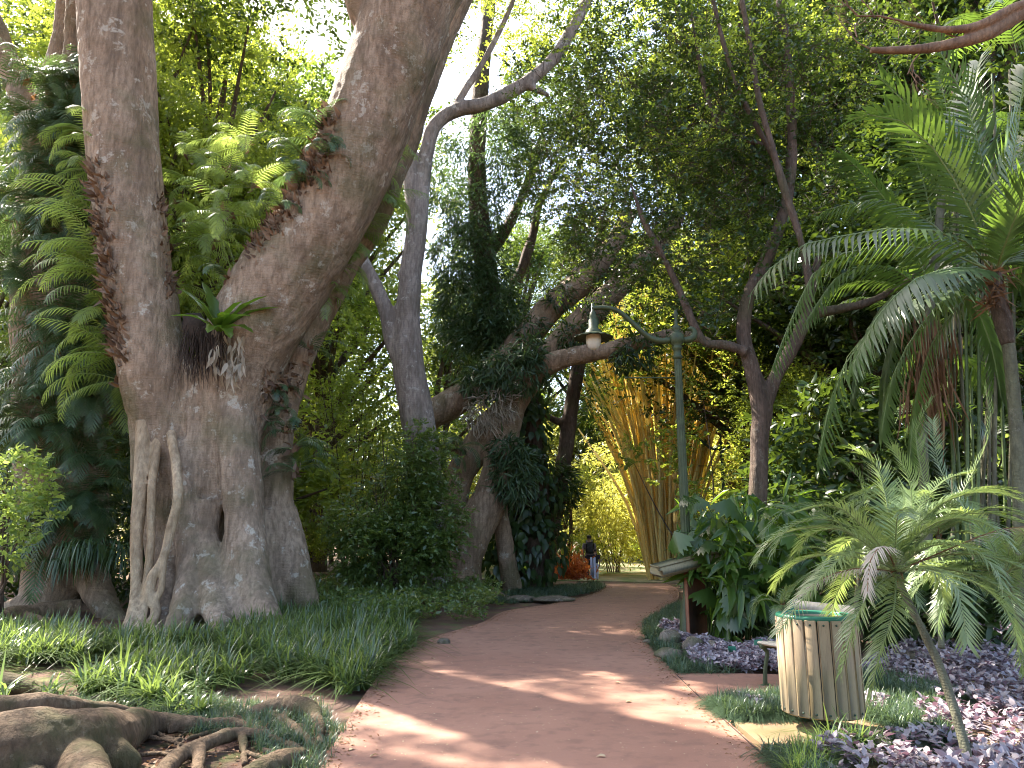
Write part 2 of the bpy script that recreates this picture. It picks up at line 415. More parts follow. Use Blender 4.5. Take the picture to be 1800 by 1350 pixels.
MT = {}
MT['fig'] = barkmat('fig_bark', (.44, .32, .225), (.29, .20, .135), (.58, .52, .43), ring=1.6, moss=.45, lichen=.3, bump=.8)
MT['aerial'] = barkmat('aerial_root_bark', (.58, .42, .27), (.44, .30, .18), (.6, .52, .4), ring=3.5, moss=.15, lichen=.1, bump=.6)
MT['pale'] = barkmat('pale_bark', (.40, .34, .30), (.27, .22, .19), (.5, .47, .43), ring=1.5, moss=.2, lichen=.3)
MT['brown'] = barkmat('brown_bark', (.17, .115, .085), (.10, .07, .05), (.28, .25, .2), moss=.3, lichen=.15, scale=1.6, bump=.8)
MT['root'] = barkmat('root_bark', (.30, .20, .12), (.18, .115, .065), (.40, .33, .22), moss=.6, lichen=.15, scale=2.6, bump=1.0)
MT['palmtrunk'] = barkmat('palm_bark', (.20, .19, .12), (.13, .12, .08), (.33, .31, .26), ring=5, moss=.3, lichen=.15)
MT['twig'] = barkmat('twig_bark', (.30, .19, .12), (.20, .12, .08), (.36, .28, .2), moss=.1, lichen=.1, scale=2)
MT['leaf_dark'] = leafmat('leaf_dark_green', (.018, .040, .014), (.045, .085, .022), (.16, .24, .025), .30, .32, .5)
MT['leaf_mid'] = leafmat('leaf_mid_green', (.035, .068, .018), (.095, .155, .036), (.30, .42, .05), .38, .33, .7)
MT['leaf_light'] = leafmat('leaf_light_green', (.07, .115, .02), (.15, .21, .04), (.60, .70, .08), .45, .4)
MT['leaf_yellow'] = leafmat('leaf_yellow_green', (.15, .18, .03), (.30, .31, .06), (.88, .84, .16), .5, .45)
MT['bush'] = leafmat('bush_leaf', (.045, .085, .025), (.12, .18, .05), (.38, .50, .08), .4, .32, .8)
MT['fern_blue'] = leafmat('fern_blue_green', (.026, .055, .024), (.085, .14, .060), (.20, .32, .08), .30, .32)
MT['fern_bright'] = leafmat('fern_bright_green', (.09, .155, .035), (.20, .28, .085), (.56, .72, .14), .5, .4)
MT['palm'] = leafmat('palm_leaflet', (.035, .062, .022), (.075, .12, .038), (.26, .42, .05), .32, .36, 1.0)
MT['date'] = leafmat('young_palm_leaflet', (.065, .115, .042), (.15, .21, .075), (.42, .54, .12), .35, .38, .9)
MT['broad'] = leafmat('broad_leaf', (.028, .060, .014), (.075, .13, .024), (.34, .55, .04), .36, .27, .55)
MT['grass'] = leafmat('border_grass_blade', (.026, .052, .022), (.085, .135, .045), (.36, .50, .10), .34, .25, .8)
MT['mondo'] = leafmat('mondo_blade', (.035, .065, .04), (.085, .13, .075), (.2, .3, .1), .3, .35, .5)
MT['purple'] = leafmat('purple_leaf', (.15, .125, .14), (.45, .40, .42), (.40, .18, .26), .20, .27, .7)
MT['orange'] = leafmat('croton_leaf', (.30, .05, .02), (.50, .16, .03), (.8, .25, .05), .4, .4)
MT['dead'] = leafmat('dead_leaf', (.12, .055, .025), (.26, .14, .07), (.4, .2, .08), .2, .6, .3)
MT['husk'] = leafmat('fern_husk', (.085, .052, .034), (.27, .175, .115), (.25, .13, .07), .08, .65, .3)
MT['drypale'] = leafmat('dry_pale_leaf', (.30, .25, .19), (.50, .44, .35), (.4, .3, .2), .2, .7, .3)
MT['fibre'] = simple('root_fibre', (.045, .03, .022), .95, .4, 30)
MT['stem'] = simple('green_stem', (.09, .13, .04), .5, .3, 12)
MT['rachis'] = simple('frond_midrib', (.16, .20, .07), .45, .2, 12)
MT['culm'] = None
def culm_mat():
    m, t, b = newmat('golden_bamboo'); a = N(t, 'ShaderNodeAttribute'); a.attribute_name = 'rnd'
    c = mixc(t, a.outputs['Fac'], (.74, .54, .17), (.92, .80, .40)); c = mixc(t, ramp(t, nz(t, 6), .55, .7, 0, .5), c, (.22, .22, .04))
    t.links.new(c, b.inputs['Base Color']); b.inputs['Roughness'].default_value = .35
    tr_ = N(t, 'ShaderNodeBsdfTranslucent'); t.links.new(mixc(t, a.outputs['Fac'], (.95, .70, .22), (1, .90, .45)), tr_.inputs[0]); mx = N(t, 'ShaderNodeMixShader'); mx.inputs[0].default_value = .4
    t.links.new(b.outputs[0], mx.inputs[1]); t.links.new(tr_.outputs[0], mx.inputs[2]); t.links.new(mx.outputs[0], t.nodes['Material Output'].inputs[0]); return m
MT['culm'] = culm_mat()
def path_mat():
    m, t, b = newmat('red_path_concrete')
    big = nz(t, .55, 6); mid = nz(t, 5, 6); fine = nz(t, 140, 3, rough=.8); sp = nz(t, 38, 2)
    c = mixc(t, ramp(t, big, .3, .7), (.24, .112, .070), (.33, .172, .112))
    c = mixc(t, ramp(t, mid, .5, .68, 0, .6), c, (.155, .078, .052)); c = mixc(t, ramp(t, nz(t, 1.7, 8, rough=.75), .56, .64, 0, .55), c, (.12, .065, .045))
    c = mixc(t, ramp(t, fine, .42, .7, 0, .5), c, (.19, .10, .075))
    c = mixc(t, ramp(t, sp, .70, .74, 0, .5), c, (.46, .34, .25))
    t.links.new(c, b.inputs['Base Color']); b.inputs['Roughness'].default_value = .75; bumpn(t, b, fine, .35, .006); return m
MT['path'] = path_mat()
def slab_mat():
    m, t, b = newmat('mossy_pad_concrete'); mid = nz(t, 2.2, 6); fine = nz(t, 110, 3, rough=.8)
    c = mixc(t, ramp(t, mid, .4, .62), (.29, .16, .095), (.23, .18, .075)); c = mixc(t, ramp(t, fine, .4, .7, 0, .5), c, (.16, .11, .06))
    t.links.new(c, b.inputs['Base Color']); b.inputs['Roughness'].default_value = .8; bumpn(t, b, fine, .35, .006); return m
MT['slab'] = slab_mat()
def soil_mat():
    m, t, b = newmat('soil'); a = nz(t, .9, 6); d = nz(t, 22, 7, rough=.75); mo = nz(t, 2.5, 5)
    c = mixc(t, ramp(t, a, .35, .65), (.10, .052, .034), (.17, .085, .052)); c = mixc(t, ramp(t, d, .45, .72, 0, .7), c, (.045, .028, .02))
    c = mixc(t, ramp(t, mo, .5, .64, 0, .75), c, (.12, .13, .035)); t.links.new(c, b.inputs['Base Color'])
    b.inputs['Roughness'].default_value = .95; bumpn(t, b, d, .8, .05); return m
MT['soil'] = soil_mat()
def lawn_mat():
    m, t, b = newmat('lawn'); a = nz(t, .6, 6); d = nz(t, 30, 5)
    c = mixc(t, ramp(t, a, .42, .58), (.10, .15, .04), (.30, .24, .15)); c = mixc(t, ramp(t, d, .4, .7, 0, .5), c, (.06, .08, .025))
    t.links.new(c, b.inputs['Base Color']); b.inputs['Roughness'].default_value = .9; bumpn(t, b, d, .6, .04); return m
MT['lawn'] = lawn_mat()
MT['rock'] = barkmat('mossy_rock', (.26, .21, .16), (.16, .13, .10), (.42, .36, .28), moss=.75, lichen=.4, scale=3, bump=.6)
MT['greenpaint'] = simple('faded_green_paint', (.042, .055, .020), .55, .35, 9)
MT['darkgreen'] = simple('dark_green_paint', (.02, .045, .025), .45, .3, 9)
MT['rim'] = simple('green_plastic', (.02, .13, .075), .35, .12, 9)
MT['globe'] = simple('frosted_globe', (.55, .52, .44), .3, .08, 5)
MT['black'] = simple('dark_metal', (.02, .02, .018), .5, .2, 9)
def wood_mat(name, col, dark):
    m, t, b = newmat(name); a = N(t, 'ShaderNodeAttribute'); a.attribute_name = 'rnd'
    g = nz(t, 9, 7, stretch=(5, 5, .35), rough=.7); st = nz(t, 1.3, 4); f = nz(t, 90, 3, stretch=(1, 1, .2))
    c = mixc(t, a.outputs['Fac'], col, [x * .78 for x in col]); c = mixc(t, ramp(t, g, .45, .7, 0, .6), c, dark)
    c = mixc(t, ramp(t, st, .48, .62, 0, .55), c, (.22, .18, .075)); c = mixc(t, ramp(t, f, .5, .8, 0, .4), c, dark)
    t.links.new(c, b.inputs['Base Color']); b.inputs['Roughness'].default_value = .7; bumpn(t, b, g, .25, .008); return m
MT['slat'] = wood_mat('weathered_slat', (.37, .265, .15), (.19, .125, .07))
MT['cream'] = wood_mat('bench_slat_wood', (.60, .50, .36), (.35, .27, .18))
MT['board'] = wood_mat('mossy_board_wood', (.30, .25, .15), (.13, .10, .06))
MT['rustpost'] = wood_mat('red_brown_post', (.25, .085, .04), (.11, .045, .025))
MT['skin'] = simple('skin', (.36, .20, .13), .55, .1, 20, bump=0)
MT['hair'] = simple('black_hair', (.012, .010, .009), .5, .3, 60)
MT['clothdark'] = simple('dark_cloth', (.03, .028, .04), .85, .3, 20)
MT['clothgrey'] = simple('grey_cloth', (.16, .13, .14), .85, .3, 20)
MT['clothwhite'] = simple('white_cloth', (.6, .6, .66), .85, .1, 20)
MT['signwhite'] = simple('white_sign_paint', (.55, .60, .80), .4, .06, 6)
MT['signgreen'] = simple('plant_label_green', (.03, .16, .10), .4, .1, 6)
MT['litter'] = leafmat('path_litter', (.30, .20, .10), (.62, .50, .34), (.4, .3, .1), .15, .7, .2)

# ------------------------------------------------------------------ setting: ground, path, pads, lawn
def grade(a, b, n, p=2.2):
    t = np.linspace(-1, 1, n); return (a + b) / 2 + (b - a) / 2 * np.sign(t) * np.abs(t) ** p
gx = grade(-160, 160, 150); gy = grade(-140, 180, 150)
X, Y = np.meshgrid(gx, gy); Z = np.zeros_like(X)
for i in range(X.shape[0]):
    for j in range(X.shape[1]): Z[i, j] = -.045 + .03 * noise.noise(Vector((X[i, j] * .8, Y[i, j] * .8, 0)))
mb = MB(); nx, ny = len(gx), len(gy); i = np.arange(ny - 1)[:, None]; j = np.arange(nx - 1)[None]
mb.add(np.stack([X, Y, Z], -1).reshape(-1, 3), np.stack([i * nx + j, i * nx + j + 1, (i + 1) * nx + j + 1, (i + 1) * nx + j], -1).reshape(-1, 4))
tag(mb.obj('ground', MT['soil']), 'dark reddish soil of the garden beds under the planting', kind='structure')

def slab(name, left, right, mat, z, label, thick=.12, sub=24):
    """a strip slab between two traced edges (same number of points)"""
    L, _ = catmull([G(*p) for p in left], [1] * len(left), .5); R_, _ = catmull([G(*p) for p in right], [1] * len(right), .5)
    def rs(c, n):
        c = np.array(c); s = np.concatenate([[0], np.cumsum(np.linalg.norm(np.diff(c, axis=0), axis=1))]); q = np.linspace(0, s[-1], n)
        return np.stack([np.interp(q, s, c[:, k]) for k in range(3)], 1)
    n = 60; L, R_ = rs(L, n), rs(R_, n); m = sub; f = np.linspace(0, 1, m)[None, :, None]
    top = (L[:, None] * (1 - f) + R_[:, None] * f); top[..., 2] = z
    b = MB(); i = np.arange(n - 1)[:, None]; j = np.arange(m - 1)[None]
    b.add(top.reshape(-1, 3), np.stack([i * m + j, i * m + j + 1, (i + 1) * m + j + 1, (i + 1) * m + j], -1).reshape(-1, 4))
    ring = np.concatenate([top[:, 0], top[-1, 1:], top[::-1, -1][1:], top[0, ::-1][1:-1]]); k = len(ring)
    low = ring.copy(); low[:, 2] = z - thick; a = np.arange(k); an = (a + 1) % k
    b.add(np.concatenate([ring, low]), np.stack([a, a + k, an + k, an], 1))
    o = b.obj(name, mat, smooth=False); return tag(o, label, kind='structure')
PATH_L = [(300, 1700), (470, 1500), (565, 1350), (600, 1290), (640, 1225), (690, 1165), (755, 1125), (850, 1095), (890, 1075), (985, 1060), (1050, 1042), (1066, 1033), (1058, 1027)]
PATH_R = [(1700, 1700), (1500, 1480), (1365, 1350), (1300, 1290), (1245, 1240), (1190, 1187), (1150, 1148), (1132, 1118), (1133, 1098), (1160, 1075), (1190, 1055), (1192, 1038), (1172, 1027)]
slab('path', PATH_L, PATH_R, MT['path'], .02, 'red-brown concrete garden path winding into the trees')
slab('bench_pad', [(1183, 1186), (1300, 1186), (1400, 1189), (1500, 1205), (1612, 1243)], [(1246, 1238), (1300, 1233), (1400, 1230), (1520, 1228), (1600, 1247)], MT['path'], .016, 'red-brown concrete pad under the bench')
slab('bin_pad', [(1288, 1270), (1380, 1268), (1520, 1268), (1592, 1289)], [(1338, 1312), (1400, 1312), (1500, 1306), (1585, 1295)], MT['slab'], .016, 'mossy concrete pad under the litter bin')
slab('lawn', [(700, 1014), (700, 990), (700, 965)], [(1300, 1026), (1400, 992), (1500, 965)], MT['lawn'], -.005, 'sunlit dry lawn past the end of the path', .05)
m = MB(); sp_, _ = catmull([G(1188, 1185, .0205), G(1245, 1240, .0205), G(1300, 1290, .0205), G(1366, 1351, .0205), G(1500, 1480, .0205)], [1] * 5, .3)
tube(m, sp_, [.006] * len(sp_), 6, 9, True); tag(m.obj('path_joint', MT['fibre']), 'dark joint between the path and the pads', kind='structure')
PATHPOLY = PATH_L + PATH_R[::-1]
PADS = [[(1183, 1186), (1300, 1186), (1400, 1189), (1500, 1205), (1612, 1243), (1600, 1247), (1520, 1228), (1400, 1230), (1246, 1238)],
        [(1288, 1270), (1380, 1268), (1520, 1268), (1592, 1289), (1585, 1295), (1500, 1306), (1400, 1312), (1338, 1312)]]

# ------------------------------------------------------------------ the great fig on the left
FB = G(370, 1085)
fig = thing('fig_tree', 'giant pale brown fig tree with fluted base, forking beside the path', 'tree', (FB.x, FB.y, 0))
Yf = 15.6
def tr(*q, Y=Yf): return TP(q, Y)
tub = [
    # left limb
    tr((200, -260, 14.6, 60), (192, -100, 14.7, 60), (202, 0, 14.8, 61), (212, 200, 14.9, 60), (232, 400, 15.0, 57), (253, 550, 15.1, 58), (275, 660, 15.3, 62), (300, 780, 15.6, 58), (305, 900, 15.7, 46), (312, 1010, 15.8, 34), (315, 1100, 15.9, 34)),
    # right limb
    tr((850, -250, 13.9, 84), (775, -110, 14.1, 82), (722, 0, 14.3, 79), (690, 100, 14.5, 77), (652, 200, 14.7, 75), (612, 300, 14.9, 74), (558, 400, 15.1, 76), (500, 490, 15.3, 80), (452, 570, 15.4, 78), (415, 660, 15.6, 72), (395, 780, 15.7, 62), (390, 900, 15.7, 55)),
    tr((630, -200, 14.0, 28), (628, -60, 14.2, 27), (636, 10, 14.3, 28), (670, 75, 14.5, 30)),
    # rear stem
    tr((900, -260, 16.9, 34), (830, -90, 16.9, 38), (760, 60, 16.9, 40), (700, 220, 16.9, 44), (640, 370, 16.8, 46), (590, 450, 16.8, 46), (545, 540, 16.7, 45), (505, 640, 16.6, 42), (480, 750, 16.6, 38), (478, 880, 16.5, 37), (490, 980, 16.4, 42), (505, 1060, 16.3, 48), (520, 1100, 16.2, 40)),
    tr((490, 900, 16.5, 32), (510, 990, 16.2, 34), (535, 1060, 16.0, 28), (550, 1090, 15.9, 14)),
    tr((468, 900, 16.2, 28), (466, 1000, 16.0, 34), (470, 1080, 15.8, 36)),
    # trunk body and flutes
    tr((330, 640, 15.8, 55), (335, 780, 15.9, 56), (340, 900, 15.9, 56), (345, 1000, 15.8, 58), (350, 1100, 15.6, 66)),
    tr((265, 740, 15.5, 36), (264, 850, 15.5, 30), (280, 950, 15.5, 26), (296, 1030, 15.1, 28), (286, 1085, 14.5, 22), (262, 1118, 13.9, 12)),
    tr((318, 780, 15.2, 27), (332, 900, 15.0, 25), (338, 1000, 14.7, 27), (330, 1060, 14.2, 26), (305, 1110, 13.6, 17), (270, 1140, 13.1, 7)),
    tr((405, 700, 15.3, 38), (422, 820, 15.15, 36), (430, 920, 14.9, 33), (440, 1000, 14.6, 34), (455, 1060, 14.2, 32), (485, 1110, 13.6, 20), (520, 1140, 13.2, 8)),
    tr((366, 880, 15.15, 26), (366, 950, 14.95, 22), (372, 1010, 14.6, 26), (378, 1065, 14.1, 28), (395, 1120, 13.4, 18), (410, 1150, 13.0, 8)),
    tr((415, 940, 14.9, 20), (412, 1000, 14.6, 20), (418, 1060, 14.2, 22), (430, 1110, 13.7, 14)),
    tr((352, 640, 15.3, 30), (350, 760, 15.25, 26), (350, 860, 15.2, 24)),
    tr((238, 700, 15.3, 14), (240, 760, 15.2, 14), (250, 800, 15.1, 12)),
]
trunk = blend(tub, .045, 3, 'trunk', MT['fig'], fig, bump=.045, bscale=1.7, seg=20)
ar = [tr((252, 740, 14.95, 12), (247, 850, 14.7, 12), (240, 950, 14.55, 11), (240, 1030, 14.4, 10.5), (234, 1085, 14.0, 12), (212, 1118, 13.6, 10), (175, 1138, 13.2, 5)),
      tr((278, 770, 15.0, 8), (267, 860, 14.6, 7.5), (265, 950, 14.45, 7.5), (257, 1040, 14.3, 7.5), (247, 1095, 13.9, 9))]
ar2 = [tr((300, 760, 15.0, 8), (311, 830, 14.55, 8.5), (312, 880, 14.4, 8.5), (300, 930, 14.35, 8), (286, 985, 14.3, 8), (268, 1015, 14.25, 9), (263, 1045, 14.2, 8.5), (274, 1070, 14.15, 9), (266, 1095, 14.0, 10), (238, 1122, 13.6, 9), (200, 1145, 13.1, 5)),
       tr((293, 950, 14.35, 5), (287, 1005, 14.25, 6), (282, 1040, 14.2, 6.5), (264, 1068, 14.15, 7)),
       tr((262, 1035, 14.2, 6), (250, 1075, 14.1, 6.5), (242, 1110, 13.7, 8)),
       tr((262, 1100, 13.9, 9), (288, 1122, 13.5, 7), (305, 1148, 13.1, 4))]
blend(ar, .028, 3, 'aerial_root', MT['aerial'], fig, bump=.012, bscale=4)
blend(ar2, .026, 3, 'aerial_root', MT['aerial'], fig, bump=.012, bscale=4)
from mathutils.bvhtree import BVHTree
def bvh_of(o):
    me = o.data; n = len(me.vertices); co = np.empty(n * 3); me.vertices.foreach_get('co', co); off = np.array(parent_loc(o.parent)) + np.array(o.location)
    return BVHTree.FromPolygons([tuple(v) for v in (co.reshape(-1, 3) + off).tolist()], [tuple(p.vertices) for p in me.polygons])
FIGB = bvh_of(trunk)
def on_fig(px, py, fallback=None):
    x, y, z = ray(px, py); h = FIGB.ray_cast(Vector((0, 0, CAM_H)), Vector((x, y, z)))
    return (h[0], h[1]) if h[0] is not None else (fallback, Vector((0, -1, 0)))
# its canopy far above the picture, which dapples the path
mbk = MB(); lf = MB()
tips = []
for base, cnt in ((P(200, -260, 14.6), 6), (P(850, -250, 13.9), 8), (P(900, -260, 16.9), 4)):
    for k in range(cnt):
        a = random.uniform(0, 2 * PI); L = random.uniform(5, 11)
        mid = base + Vector((math.cos(a) * L * .45, math.sin(a) * L * .45, random.uniform(3.5, 5)))
        end = base + Vector((math.cos(a) * L, math.sin(a) * L, random.uniform(2.5, 6)))
        tube(mbk, [base, mid, end], [.42, .24, .08], 8, .8, False); tips += [mid, end, (mid + end) / 2 + Vector((0, 0, 1))]
mbk.obj('limb', MT['fig'], fig)
CAN = []
for k in range(150):
    x, y = random.uniform(-22, 3), random.uniform(2, 40)
    CAN.append((Vector((x, y, random.uniform(17, 22))), random.uniform(1.0, 2.2)))
def canopy_ok(p):
    # leave holes (bright dapples on the path, the grass and the purple bed)
    return noise.noise(Vector((p[0] * .42 + 5.3, p[1] * .42, 2.2))) > CAN_T
CAN_T = -.02
for c, r in CAN:
    n = int(60 * r * r); p, v = blob(n, c, (r, r, r * .55))
    k = np.array([canopy_ok(q) for q in p]); 
    if k.any(): twigs(lf, p[k], .20, .10, per=7, tlen=.55, outdir=v[k] * .4, tmpl=T_DIA)
lf.obj('crown', MT['leaf_dark'], fig)

# ------------------------------------------------------------------ other traced trees
def traced(name, label, cat, base_px, tubes, voxel, mat, smooth=4, bump=.03, bsc=2.5, group=None, part='trunk'):
    b = G(*base_px); t = thing(name, label, cat, (b.x, b.y, 0), group)
    blend(tubes, voxel, smooth, part, mat, t, bump, bsc); return t
def crown(t, spec, n, L, W, mat, name='crown', **kw):
    b = MB(); pxblobs(b, spec, n, L, W, **kw); return b.obj(name, mat, t)

# pale smooth-barked tree in the middle distance
pale = traced('pale_tree', 'smooth pale grey tree forking high behind the giant fig trunk', 'tree', (735, 1040), [
    tr((765, 1050, 27), (752, 860, 28), (735, 740, 30), (718, 640, 28), (717, 560, 22), (722, 480, 20), (733, 390, 19), (722, 300, 15), (716, 220, 14), (735, 130, 15), (765, 30, 16), (800, -90, 15), Y=21),
    tr((735, 400, 17), (742, 330, 14), (750, 270, 13), (765, 220, 13), (800, 195, 13), (860, 180, 13), (925, 145, 12), (975, 100, 11), (1015, 35, 10), (1050, -40, 9), Y=21),
    tr((712, 650, 16), (690, 600, 14), (680, 550, 14), (658, 500, 13), (632, 450, 13), (600, 380, 12), Y=21),
    tr((722, 500, 12), (712, 487, 11), (700, 478, 8), Y=20.9),
    tr((795, 195, 8), (820, 155, 7), (850, 108, 6), (885, 40, 5), (915, -30, 4), Y=21),
    tr((920, 148, 7), (945, 158, 6), (965, 168, 4), Y=21),
], .06, MT['pale'], 3, .02)
crown(pale, [(860, 60, 22, 120, 70, .7), (980, 20, 22, 130, 60), (640, 330, 22.5, 60, 60, .5), (780, -60, 22, 160, 60), (600, 260, 23, 70, 60, .4)], 1500, .13, .07, MT['leaf_light'], per=8, tlen=.5)

# sprawling mossy tree in the centre
spr = traced('sprawling_tree', 'leaning old tree with thick curving mossy limbs reaching over the path', 'tree', (815, 1035), [
    tr((818, 1045, 23, 34), (815, 990, 23, 33), (832, 930, 23, 34), (862, 880, 23, 33), (875, 820, 23, 27), (888, 760, 23, 25), (905, 700, 23, 26), (945, 655, 22.6, 22), (990, 630, 22.2, 17), (1060, 618, 22, 15), (1120, 603, 22, 14), (1190, 588, 22, 10), (1250, 600, 22, 6)),
    tr((795, 1000, 23.6, 24), (798, 900, 23.6, 25), (806, 840, 23.5, 26), (838, 785, 23.4, 27), (870, 745, 23.2, 26), (905, 700, 23, 24), (945, 650, 23, 22), (990, 595, 23, 23), (1040, 550, 23, 24), (1090, 500, 23, 20), (1150, 440, 23, 15), (1200, 370, 23, 9)),
    tr((740, 735, 24, 26), (785, 715, 24, 27), (832, 682, 24, 25), (885, 635, 24, 24), (930, 585, 24, 24), (975, 535, 24, 24), (1025, 490, 24, 24), (1070, 440, 24, 18), (1110, 370, 24, 12)),
    tr((740, 735, 24, 26), (738, 820, 24, 24), (745, 900, 24, 26), (750, 1040, 24, 30)),
    tr((815, 1005, 22.8, 18), (840, 1032, 22, 11), (880, 1048, 21, 7), (930, 1058, 20, 4)),
    tr((805, 1010, 22.8, 14), (815, 1050, 21.5, 8), (845, 1068, 20, 4)),
    tr((870, 850, 23.6, 16), (885, 940, 23.9, 15), (900, 1040, 24, 18)),
], .065, MT['fig'], 3, .05, 2)
crown(spr, [(1120, 400, 23, 130, 110), (1000, 330, 24, 110, 120), (1220, 330, 23, 100, 100), (1080, 250, 24, 130, 110), (960, 200, 25, 90, 90), (930, 480, 24.5, 50, 60, .4), (1150, 560, 22, 80, 40, .5), (1090, 140, 25, 120, 90)], 5200, .14, .065, MT['leaf_dark'], per=8, tlen=.5, droop=.1)

# dark straight tree leaning beside the path
dk = traced('slender_dark_tree', 'slender dark trunk leaning right at the left edge of the path', 'tree', (960, 1026), [
    tr((953, 1034, 20), (960, 990, 16), (970, 930, 14.5), (985, 850, 14), (997, 770, 14), (1008, 690, 13), (1022, 620, 12), (1035, 540, 11), (1050, 470, 10), (1060, 380, 8), Y=26),
    tr((992, 745, 8), (968, 735, 6), (945, 715, 6), (935, 690, 5), Y=26),
], .06, MT['brown'], 2, .03, 4)
crown(dk, [(985, 860, 26, 28, 40), (1045, 690, 26, 22, 90, .5), (1010, 560, 26, 60, 60), (1040, 440, 26, 70, 70), (1000, 620, 26.5, 40, 40, .5)], 1500, .15, .06, MT['leaf_dark'], per=8, tlen=.45, droop=.2)

# tall trunk wrapped in hanging ferns
vt = traced('fern_hung_tree', 'dark tree with trunk wholly covered by hanging ferns', 'tree', (900, 1035), [
    tr((915, 1040, 24), (905, 850, 22), (890, 700, 20), (868, 560, 20), (850, 440, 19), (838, 300, 16), (845, 150, 14), (860, 0, 11), Y=25.5),
    tr((850, 450, 12), (880, 420, 10), (925, 330, 9), (955, 240, 7), Y=25.5),
    tr((905, 500, 10), (935, 420, 9), (948, 360, 7), (990, 280, 5), Y=26)], .07, MT['brown'], 2, .05)
crown(vt, [(835, 370, 25, 55, 60), (820, 450, 25, 62, 70), (840, 520, 25, 72, 80), (850, 600, 25, 75, 70), (880, 560, 24.6, 50, 70), (790, 300, 25.5, 45, 70, .6), (905, 300, 25, 50, 80, .6), (870, 240, 25, 60, 60, .6)], 5200, .26, .055, MT['fern_blue'], per=7, tlen=.4, up=-.2, droop=.45, tmpl=T_DIA)

# forked tree right of the lamp post
gt = traced('forked_tree', 'brown forked tree behind the lamp post with wide leafy branches', 'tree', (1330, 1108), [
    tr((1326, 1120, 20), (1328, 960, 17), (1332, 860, 16), (1335, 780, 16), (1339, 715, 19), (1322, 650, 14), (1307, 590, 13), (1313, 530, 12), (1340, 470, 12), (1362, 420, 11), (1385, 340, 10), (1392, 250, 9), (1385, 120, 8), (1370, 0, 7), Y=14),
    tr((1345, 705, 15), (1362, 665, 12), (1385, 625, 12), (1405, 585, 12), (1425, 555, 11), (1465, 545, 9), (1530, 530, 6.5), (1600, 490, 4.5), (1670, 430, 2), Y=14),
    tr((1410, 580, 10), (1418, 545, 9), (1425, 510, 8), (1440, 450, 6), Y=14.1),
    tr((1312, 620, 10), (1290, 610, 9), (1262, 605, 8), (1240, 603, 7), (1222, 575, 7), (1205, 535, 7), (1185, 490, 6), (1160, 440, 6), (1130, 385, 4.5), (1105, 310, 2), Y=13.8),
    tr((1424, 535, 7.5), (1418, 470, 7), (1408, 425, 7), (1395, 380, 6.5), (1375, 320, 6.5), (1355, 250, 6), (1335, 180, 5.5), (1320, 90, 5), (1300, -20, 4), Y=13),
    tr((1375, 300, 5), (1340, 240, 5), (1300, 160, 4.5), (1270, 70, 4), (1250, -20, 3.5), Y=13.4),
    tr((1360, 260, 5), (1270, 225, 4.5), (1235, 140, 4), (1215, 20, 3.5), Y=13.8),
], .03, MT['brown'], 3, .02, 4)
stick = MB()
b = MB()
tws = MB()
pxblobs(b, [(1210, 240, 14, 130, 110), (1100, 200, 15, 120, 110), (1000, 300, 15.5, 90, 100), (1330, 180, 14, 120, 120), (1080, 420, 15, 100, 90), (1200, 420, 14, 90, 80), (1300, 330, 14, 80, 80),
            (1440, 120, 14.5, 110, 120), (1420, 300, 14.5, 80, 90, .7), (1280, 60, 14, 130, 80), (1130, 70, 15, 120, 90), (960, 150, 16, 80, 80, .6), (1240, 530, 14, 60, 50, .6),
            (1020, 480, 15.5, 60, 60, .7), (1130, 520, 15, 70, 40, .6), (1530, 60, 15, 90, 90, .7), (1350, 470, 13.8, 60, 60, .6)], 6600, .098, .05, per=9, tlen=.32, nj=.7, stick=tws)
tws.obj('twigs', MT['brown'], gt)
b.obj('crown', MT['leaf_dark'], gt)
b = MB()
pxblobs(b, [(1250, 180, 14, 150, 150), (1100, 300, 15, 140, 140), (1380, 150, 14.5, 150, 150), (1330, 420, 14.2, 90, 60), (1150, 60, 15, 180, 90), (1210, 420, 14, 90, 80, .6)], 1500, .09, .055, per=8, tlen=.32)
tag(b.obj('crown', MT['leaf_light'], gt), 'sprays of bright young yellow-green leaves in the crown')

# smooth branch reaching in at the top right corner
br = thing('overhanging_branch', 'smooth tan forked tree branch with bare twigs, reaching in at the top right', 'branch', P(1800, 30, 7.5))
brt = [tr((1990, -60, 12), (1850, 0, 13), (1800, 22, 12), (1735, 60, 11), (1650, 82, 9), (1585, 88, 7), (1530, 88, 5.5), Y=7.5),
       tr((1820, 5, 10), (1780, 15, 9), (1720, 45, 8), (1660, 52, 6), (1600, 42, 4), (1580, 36, 2.5), Y=7.45)]
blend(brt, .012, 2, 'bough', MT['twig'], br, .004, 9)
tw = MB(); random.seed(5)
def twiggy(p, d, L, r, dep):
    q = p + d * L; mid = p + d * L * .5 + Vector((random.uniform(-1, 1), 0, random.uniform(-1, 1))) * L * .12
    tube(tw, [p, mid, q], [r, r * .8, r * .6], 5, L / 3, False)
    if dep > 0:
        for k in range(random.choice((2, 2, 3))):
            a = random.uniform(-.9, .9); d2 = (Matrix.Rotation(a, 3, 'Y') @ d + Vector((0, random.uniform(-.25, .25), 0))).normalized()
            twiggy(p + (q - p) * random.uniform(.5, 1), d2, L * random.uniform(.55, .85), r * .62, dep - 1)
twiggy(P(1582, 36, 7.45), Vector((-.85, 0, .1)).normalized(), .5, .014, 4)
twiggy(P(1615, 95, 7.5), Vector((-.3, 0, -.5)).normalized(), .3, .010, 3)
twiggy(P(1700, 72, 7.5), Vector((-.8, 0, .5)).normalized(), .45, .010, 3)
twiggy(P(1535, 88, 7.5), Vector((-.5, .1, .6)).normalized(), .4, .009, 3)
tw.obj('twig', MT['twig'], br)

